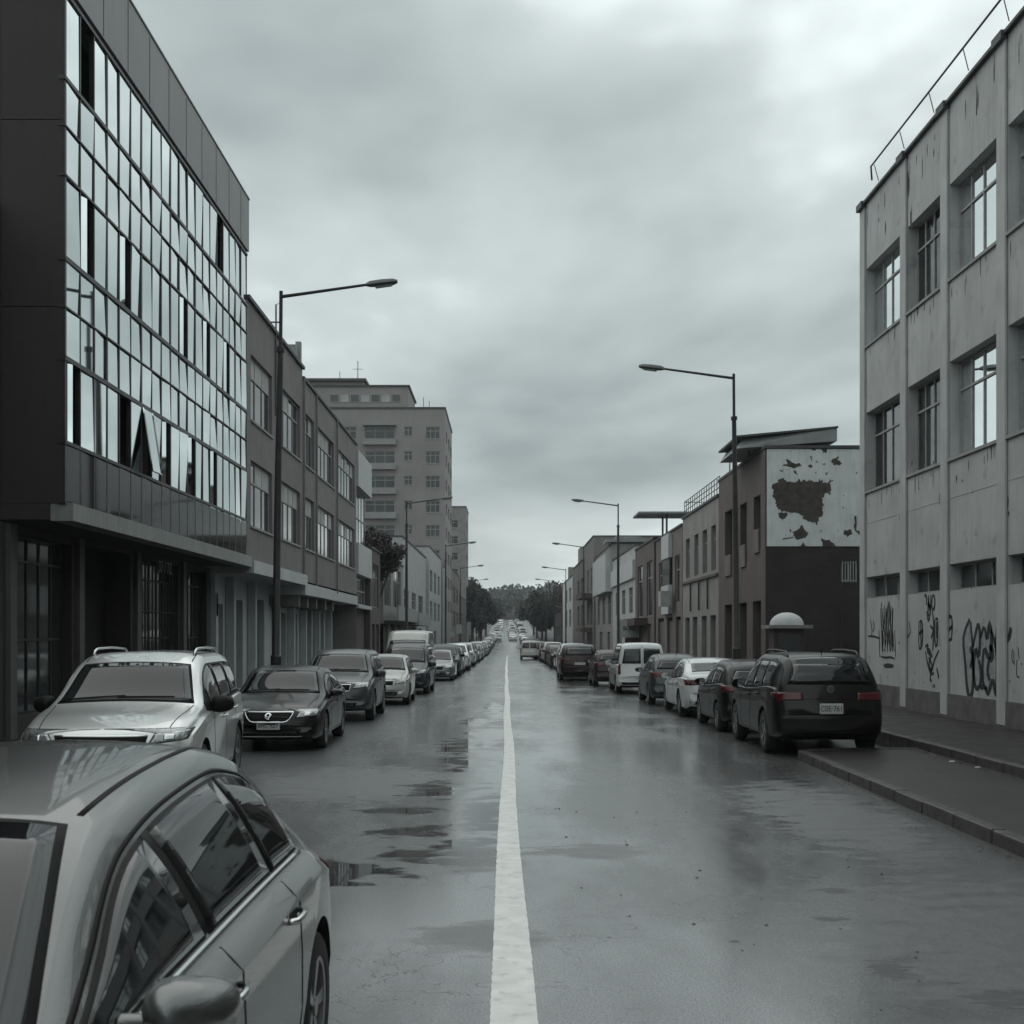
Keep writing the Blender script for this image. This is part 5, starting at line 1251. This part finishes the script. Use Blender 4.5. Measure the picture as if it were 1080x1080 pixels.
        mb.f.append(tuple(range(n))); mb.f.append(tuple(5*n+k for k in range(n)))
        mb.tube([(s*(x-.06), ym+.02, zm-.06), (s*(x+.06), ym+.0, zm-.045)], [.035, .028], 8)
        o = mb.build('mirror', mm, root, smooth=True, ang=50)
        mb = MB(); mb.add([(cx-hw*.86, ym+.052, zm-hh*.8), (cx+hw*.86, ym+.052, zm-hh*.8), (cx+hw*.86, ym+.052, zm+hh*.8), (cx-hw*.86, ym+.052, zm+hh*.8)], [(0, 1, 2, 3)]); 
        if lod < 2: mb.build('mirror_glass', M_chrome, o)
    # wheels
    rw = sp['rw']; ww = .21
    if rw not in WH: WH[rw] = wheel_mesh(rw, ww)
    ty, ri, hb = WH[rw]
    for y in sp['wb']:
        for s in (-1, 1):
            wo = bpy.data.objects.new('wheel', ty); COL.objects.link(wo); wo.parent = root; wo.location = (s*(W-ww/2-.015), y, rw); wo.rotation_euler = (0, 0, 0 if s > 0 else math.pi)
            ro = bpy.data.objects.new('rim', ri); COL.objects.link(ro); ro.parent = wo
            if lod < 2: bo = bpy.data.objects.new('brake_disc', hb); COL.objects.link(bo); bo.parent = wo
    # front end
    zh = {'sedan': .66, 'near': .66, 'hatch': .70, 'suv': .86, 'van': .80, 'boxvan': .9}[kind]
    for s in (-1, 1):
        rows = rows4((s*W*.50, zh-.075), (s*W*.90, zh-.03), (s*W*.93, zh+.075), (s*W*.56, zh+.035), 6, 10)
        patch(tr, rows, 'front', .003).build('headlight_surround', M_rub, root, smooth=True)
        hl = patch(tr, shrink(rows, .012), 'front', .009).build('headlight', M_head, root, smooth=True)
        if lod < 1:
            rows = rows4((s*W*.66, zh-.035), (s*W*.78, zh-.03), (s*W*.78, zh+.03), (s*W*.66, zh+.025), 4, 6); patch(tr, rows, 'front', .012).build('lamp_reflector', M_chrome, hl, smooth=True)
        # wrap on the wing
        yb_ = .42; rows = rows4((.14, zh-.0), (yb_, zh+.05), (yb_+.02, zh+.085), (.16, zh+.085), 4, 8)
        patch(tr, rows, 'side', .006, s).build('headlight_wing', M_head, root, smooth=True)
    zg = zh-.02; gw = W*.46
    if grille == 'shield': rows = [[(lerp(-gw*q, gw*q, j/12), z) for j in range(13)] for z, q in ((zg-.115, .62), (zg-.10, .75), (zg-.06, .86), (zg, .95), (zg+.05, 1.0), (zg+.058, .99))]
    elif grille == 'thin': rows = rows4((-gw*1.05, zg-.03), (gw*1.05, zg-.03), (gw*1.08, zg+.035), (-gw*1.08, zg+.035))
    else: rows = rows4((-gw*.92, zg-.10), (gw*.92, zg-.10), (gw, zg+.05), (-gw, zg+.05))
    gr = patch(tr, rows, 'front', .004).build('grille', M_rub, root, smooth=True)
    if lod < 2:
        edge = [rows[i][0] for i in range(len(rows)-1, -1, -1)]+rows[0][1:]+[rows[i][-1] for i in range(1, len(rows))]
        if grille != 'thin': edge = edge+list(reversed(rows[-1]))
        else: edge = rows[-1]
        ribbon_patch(tr, edge, 'front', .010, .012, 1, .018).build('grille_frame', M_chrome, gr, smooth=True)
        if grille == 'shield':
            c_ = [(.055*math.cos(2*math.pi*k/16+.3)*.9, zg-.015+.045*math.sin(2*math.pi*k/16+.3)) for k in range(13)]; ribbon_patch(tr, c_, 'front', .009, .02, 1, .02).build('emblem', M_chrome, gr)
            c_ = [(.03*math.cos(2*math.pi*k/10+3), zg-.01+.02*math.sin(2*math.pi*k/10+3)) for k in range(8)]; ribbon_patch(tr, c_, 'front', .007, .02, 1, .02).build('emblem', M_chrome, gr)
    zl = interp(sp['bot'], .08)+.10
    patch(tr, rows4((-W*.55, zl-.04), (W*.55, zl-.04), (W*.62, zl+.06), (-W*.62, zl+.06)), 'front', .003).build('lower_grille', M_rub, root, smooth=True)
    if lod < 1: ribbon_patch(tr, dense([(-W*.62, zl-.06), (W*.62, zl-.06)], .08), 'front', .007, .008, 1, .014).build('bumper_trim', M_chrome, root)
    pz = platez or zg-.22
    def plate_at(front, z):
        y = -4 if front else 12; h = tr.ray_cast(Vector((0, y, z)), Vector((0, 1 if front else -1, 0)))
        if h[0] is None: return
        yy = h[0].y; sg_ = -1 if front else 1
        mb = MB(); hw_, hh_ = (.20, .075) if plate and front else (.25, .058)
        if plate and not front: hw_, hh_ = .19, .085
        mb.box(-hw_, hw_, yy+sg_*.035 if sg_ > 0 else yy-.035, yy+.005 if sg_ < 0 else yy-.005, z-hh_, z+hh_) if False else mb.box(-hw_, hw_, min(yy-sg_*.01, yy+sg_*.03), max(yy-sg_*.01, yy+sg_*.03), z-hh_, z+hh_)
        p = mb.build('number_plate', M_plate, root); bevel(p, .006, 1)
        if lod < 1: text(plate or 'HD 482 K', hh_*1.55, M_pltxt, p, (0, yy+sg_*.034, z), (R(90), 0, 0 if front else R(180)), 'plate_number', .002, .80)
    plate_at(True, pz)
    # rear end
    zr = {'sedan': .88, 'near': .88, 'hatch': .92, 'suv': 1.0, 'van': .95, 'boxvan': .95}[kind]
    plate_at(False, {'sedan': .72, 'near': .7, 'hatch': .72, 'suv': .80, 'van': .62, 'boxvan': .6}[kind])
    for s in (-1, 1):
        if kind in ('van', 'boxvan'): rows = rows4((s*W*.86, zr-.25), (s*W*.96, zr-.25), (s*W*.95, zr+.12), (s*W*.86, zr+.12), 8, 4)
        else: rows = rows4((s*W*.46, zr-.06), (s*W*.93, zr-.075), (s*W*.94, zr+.07), (s*W*.48, zr+.055), 6, 10)
        patch(tr, rows, 'rear', .007).build('tail_light', M_tail, root, smooth=True)
        rows = rows4((L-.42, zr+.02), (L-.05, zr-.05), (L-.06, zr+.06), (L-.42, zr+.06), 4, 8)
        if kind not in ('van', 'boxvan'): patch(tr, rows, 'side', .006, s).build('tail_light_wing', M_tail, root, smooth=True)
    patch(tr, rows4((-W*.8, .33), (W*.8, .33), (W*.84, .42), (-W*.84, .42)), 'rear', .003).build('bumper_insert', M_rub, root, smooth=True)
    if lod < 2:
        zz_ = zr-.16 if kind != 'van' else .5
        ribbon_patch(tr, dense([(-W*.8, zz_-.12), (W*.8, zz_-.12)], .08), 'rear', .005, .003, 1, .008).build('tailgate_seam', M_under, root)
        # bonnet seams
        for s in (-1, 1): ribbon_patch(tr, dense([(s*W*.70, .22), (s*W*.80, w0-.05)], .06), 'top', .005, .002, 1, .006).build('bonnet_seam', M_under, root)
        # wipers
        mb = MB()
        for x0, x1 in ((-.1, .52), (-.62, -.02)):
            pts = []
            for k in range(6):
                x = lerp(x0, x1, k/5); y = w0+.05+.03*k/5; h = tr.ray_cast(Vector((x, y, 5)), Vector((0, 0, -1))); pts.append(h[0]+Vector((0, -.01, .022)))
            mb.tube(pts, .008, 5)
        mb.build('wiper', M_rub, root)
        # roof drip channels
        for s in (-1, 1):
            yA, yB = w1+.05, (g0 if g1-g0 > .3 else g0-.02); ribbon_patch(tr, dense([(s*(W*rr-.085), yA), (s*(W*rr-.085), yB)], .12), 'top', .011 if kind == 'near' else .006, .003, 1, .008).build('roof_channel', M_rub, root, smooth=True)
    if rails:
        for s in (-1, 1):
            pts = []; xa = W*rr-.10
            y0, y1 = w1+.30, g0-.10
            for k, (q, hh_) in enumerate(((0, -.005), (.03, .045), (.10, .065), (.5, .07), (.90, .065), (.97, .045), (1, -.005))):
                y = lerp(y0, y1, q); h = tr.ray_cast(Vector((s*xa, y, 5)), Vector((0, 0, -1))); pts.append(h[0]+Vector((0, 0, hh_)))
            mb = MB(); mb.tube(pts, .017, 8); mb.build('roof_rail', M_chrome if rails == 'chrome' else M_rail, root, smooth=True)
    if badge and lod < 1:
        h = tr.ray_cast(Vector((0, 12, badge)), Vector((0, -1, 0)))
        mb = MB(); mb.tube([(0, h[0].y-.01, badge), (0, h[0].y+.022, badge)], .062, 24); bo = mb.build('emblem', M_chrome, root, ang=40)
        mb = MB(); mb.tube([(0, h[0].y+.022, badge), (0, h[0].y+.025, badge)], .050, 24); mb.build('emblem_face', mat('emblem_dark', (.06, .07, .09), .3, var=0), bo)
    # door/rear antenna
    if kind in ('hatch', 'suv') and lod < 2:
        y = g0-.25; h = tr.ray_cast(Vector((0, y, 5)), Vector((0, 0, -1))); mb = MB(); mb.tube([h[0]-Vector((0, 0, .01)), h[0]+Vector((0, .12, .12))], [.01, .004], 5); mb.build('aerial', M_rub, root)
    return root
def place(root, x, D, rz=0, flip=False):
    """x, D: centre of the end that faces the camera"""
    a = rz+(math.pi if flip else 0); L = None
    root.rotation_euler = (0, 0, a)
    if flip:
        # local rear (y=L) faces the camera
        L = root['_L']; root.location = (x+math.sin(a)*L, D-math.cos(a)*L, gz(D+2))
    else: root.location = (x, D, gz(D+2))
    sl_ = (gz(D+4)-gz(D))/4
    root.rotation_euler.x = math.atan(sl_)*(-1 if flip else 1)
    if '_L' in root: del root['_L']
def car(kind, pm, x, D, side, label, rz=0, **k):
    c = make_car(kind, pm, label=label, group='cars parked along both kerbs', **k)
    c['_L'] = SPEC[kind]['L']; place(c, x, D, rz, side > 0); return c
def copy_car(src, pm, x, D, side, label, rz=0, L=4.7):
    c = src.copy(); COL.objects.link(c); c['label'] = label; c['category'] = 'car'; c['group'] = 'cars parked along both kerbs'
    for ch in list(src.children):
        d = ch.copy(); COL.objects.link(d); d.parent = c
        if ch.name.split('.')[0] in ('body', 'mirror') and pm is not None:
            me = RECOL.get((ch.data.name, pm.name))
            if me is None: me = ch.data.copy(); me.materials[0] = pm; RECOL[(ch.data.name, pm.name)] = me
            d.data = me
        for g in ch.children:
            e_ = g.copy(); COL.objects.link(e_); e_.parent = d
    c['_L'] = L; place(c, x, D, rz, side > 0); return c
RECOL = {}
# near car, the silver saloon at the lower left
car('near', P_silver, -1.97, 1.66, -1, 'silver saloon covered in rain, closest to the camera at the lower left', rz=R(-1.2), plate='KD 771')
# left row, fronts towards the camera
pc = car('suv', P_sil2, -4.42, 13.3, -1, 'light silver people carrier with roof rails, right behind the nearest silver saloon', rz=R(5), rails='chrome', grille='thin', mirror_m=M_rub); pc.scale = (1.06, 1.06, 1.06)
car('sedan', P_black, -4.15, 21.3, -1, 'black saloon with a chrome-framed grille and a plate, second car along the left row', rz=R(1.5), grille='shield', plate='8AC 4Z7', platez=.47)
suvL = car('suv', P_dgrey, -4.15, 29.0, -1, 'dark grey crossover behind the black saloon in the left row', rz=R(1), lod=1)
hatL = car('hatch', P_beige, -3.78, 36.4, -1, 'small pale hatchback behind the dark grey crossover in the left row', rz=R(1), lod=1)
vanL = car('van', P_navy, -3.70, 43.4, -1, 'dark upright van behind the small pale hatchback, left row', lod=1)
bxL = car('boxvan', P_beige, -4.15, 49.5, -1, 'high pale beige delivery van, tallest vehicle of the left row', lod=1)
sedF = car('sedan', P_grey, -3.45, 57.5, -1, 'mid grey saloon just behind the tall beige van, left row', lod=2)
suvF = car('suv', P_navy, -3.45, 64.2, -1, 'dark crossover two places behind the tall beige van, left row', lod=2)
hatF = car('hatch', P_white, -3.40, 70.6, -1, 'small white hatchback three places behind the tall beige van, left row', lod=2)
# right row, rears towards the camera
car('suv', P_black, 5.30, 20.2, 1, 'black estate-style crossover with roof rails and a white plate, first car at the right kerb', rz=R(-.5), rails='rail', plate='C0E·761', badge=1.12)
hatR = car('hatch', P_black, 5.25, 25.4, 1, 'small black hatchback squeezed between the black crossover and the white saloon', rz=R(0), lod=1)
sedR = car('sedan', P_white, 5.22, 30.2, 1, 'white saloon with red tail lights in the right row', rz=R(0), lod=0)
car('hatch', P_dgrey, 5.0, 36.0, 1, 'dark grey hatchback in front of the white saloon in the right row', lod=1)
vanR = car('van', P_white, 4.75, 43.6, 1, 'white van with two rear windows and a split rear door, right row', lod=1)
car('hatch', P_maroon, 4.35, 50.5, 1, 'dark maroon hatchback just beyond the white van, right row', lod=1)
suvR = car('suv', P_maroon, 3.35, 57.5, 1, 'dark maroon crossover standing out from the row beyond the white van', lod=1)
# far cars, left and right: copies
cols = [P_grey, P_black, P_white, P_sil2, P_dgrey, P_navy, P_beige, P_green, P_maroon]; cn = ['mid grey', 'black', 'white', 'silver', 'dark grey', 'dark navy', 'beige', 'grey-green', 'dark maroon']
pro = [(sedF, 'saloon', 4.75), (suvF, 'crossover', 4.65), (hatF, 'hatchback', 3.95)]
nth = ['11th', '12th', '13th', '14th', '15th', '16th', '17th', '18th', '19th', '20th', '21st', '22nd', '23rd', '24th', '25th', '26th', '27th', '28th', '29th', '30th', '31st', '32nd', '33rd', '34th', '35th', '36th', '37th', '38th', '39th', '40th']
r = random.Random(12); D = 76.0
for i in range(27):
    p, nm, L_ = pro[r.randrange(3)]; ci = r.choice([0, 1, 2, 3, 3, 4, 5, 6, 7, 0]); copy_car(p, cols[ci], -3.4+r.uniform(-.1, .12), D, -1, f'{cn[ci]} {nm}, {nth[i]} car of the left row counted from the camera', L=L_); D += L_+r.uniform(.8, 1.6)+(3 if D > 150 else 0)
nth2 = ['8th', '9th', '10th']+nth
D = 64.0; i = 0
while D < 240:
    p, nm, L_ = pro[r.randrange(3)]; ci = r.choice([0, 1, 2, 3, 4, 4, 5, 6, 8, 8]); copy_car(p, cols[ci], 3.95+r.uniform(-.15, .1)-min(.6, (D-60)*.006), D, 1, f'{cn[ci]} {nm}, {nth2[i]} car of the right row counted from the camera', L=L_); i += 1; D += L_+r.uniform(1.2, 3)+(4 if D > 150 else 0)
mv = copy_car(vanR, P_beige, 2.05, 118, 1, 'pale van alone in the right lane far down the street', L=4.4); mv['category'] = 'van'
# traffic climbing the far rise
r = random.Random(8)
for i in range(22):
    D = 255+i*7.5; lane = [-2.6, .9, 3.4][i % 3]; p, nm, L_ = pro[r.randrange(3)]; ci = r.choice([2, 3, 0, 6, 2, 4])
    c = copy_car(p, cols[ci], lane+r.uniform(-.3, .3), D, -1 if lane < 0 else 1, f'tiny {cn[ci]} {nm} in the distant traffic on the rise, number {i+1} by distance', L=L_)
    c['label'] = 'tiny pale or grey car in the distant traffic climbing the rise'; c['group'] = 'distant traffic on the rise'

# ---------------------------------------------------------------- small things on the road: stones and leaves
r = random.Random(31)
M_grit = mat('wet_grit', (.02, .018, .017), .5, var=.3)
for i in range(34):
    x = r.uniform(.5, 3.2); D = r.uniform(5.2, 15); s = r.uniform(.008, .02)
    mb = MB(); n = 7
    mb.v = [(math.cos(6.283*k/n)*s*r.uniform(.6, 1.2), math.sin(6.283*k/n)*s*r.uniform(.6, 1.2)*1.3, 0) for k in range(n)]+[(0, 0, s*.6)]
    mb.f = [(k, (k+1) % n, n) for k in range(n)]; o = mb.build('pebble', M_grit); o.location = (x, D, .001)
    tag(o, 'small dark stone lying on the wet right lane', 'stone', 'loose stones on the right lane')

mb = MB(); r = random.Random(55)
def leaf(x, D, z, s):
    a = r.uniform(0, 6.28); u = Vector((math.cos(a), math.sin(a), r.uniform(-.3, .3)))*s; w = Vector((-math.sin(a), math.cos(a), r.uniform(-.3, .3)))*s*r.uniform(.3, .7); p = Vector((x, D, z+s*.25))
    mb.quad(p-u, p+w, p+u, p-w)
for k in range(420):
    D = r.uniform(9, 40)
    leaf(6.75-abs(r.gauss(0, .07)), D, .131 if D < 20 else .004, r.uniform(.012, .035))
    leaf(9.45-abs(r.gauss(0, .12)), D, .262, r.uniform(.012, .04))
    if k % 2: leaf(4.62-abs(r.gauss(0, .08)), r.uniform(6, 19), .004, r.uniform(.01, .03))
    if k % 2: leaf(-5.3+abs(r.gauss(0, .2)), r.uniform(12, 40), .004, r.uniform(.012, .03))
    if k % 5 == 0: leaf(r.uniform(5, 9.3), r.uniform(9, 30), .265, r.uniform(.01, .03)) if k % 2 else leaf(r.uniform(4.9, 6.7), r.uniform(9, 19), .135, r.uniform(.01, .025))
o = mb.build('leaf_litter', mat('wet_dead_leaves', (.055, .042, .030), .6, var=.5, scale=4), fix=False); o['kind'] = 'stuff'
# a few torn paper scraps in the gutter
for i, (x, D, s) in enumerate(((6.62, 19.0-.6, .05), (6.70, 17.6, .04), (6.6, 15.2, .03))):
    mb = MB(); mb.v = [(-s, -s*.6, 0), (s*.8, -s*.7, .006), (s, s*.5, .012), (-s*.7, s*.7, .004), (0, 0, .018)]; mb.f = [(0, 1, 4), (1, 2, 4), (2, 3, 4), (3, 0, 4)]
    q = mb.build('paper_scrap', M_sign); q.location = (x, D, .134); tag(q, ['larger white paper scrap lying by the inner kerb just behind the parked black crossover', 'small white paper scrap by the inner kerb, middle of three', 'tiny white paper scrap by the inner kerb, nearest the camera'][i], 'litter')

# ---------------------------------------------------------------- haze
hm = bpy.data.materials.new('haze'); hm.use_nodes = True; t = hm.node_tree; t.nodes.clear()
pv = t.nodes.new('ShaderNodeVolumePrincipled'); pv.inputs['Color'].default_value = (.86, .93, .94, 1); pv.inputs['Density'].default_value = .0003; pv.inputs['Anisotropy'].default_value = .2
out = t.nodes.new('ShaderNodeOutputMaterial'); t.links.new(pv.outputs[0], out.inputs['Volume'])
o = MB().box(-1000, 1000, -120, 1500, -4, 60).build('haze', hm); o['kind'] = 'stuff'
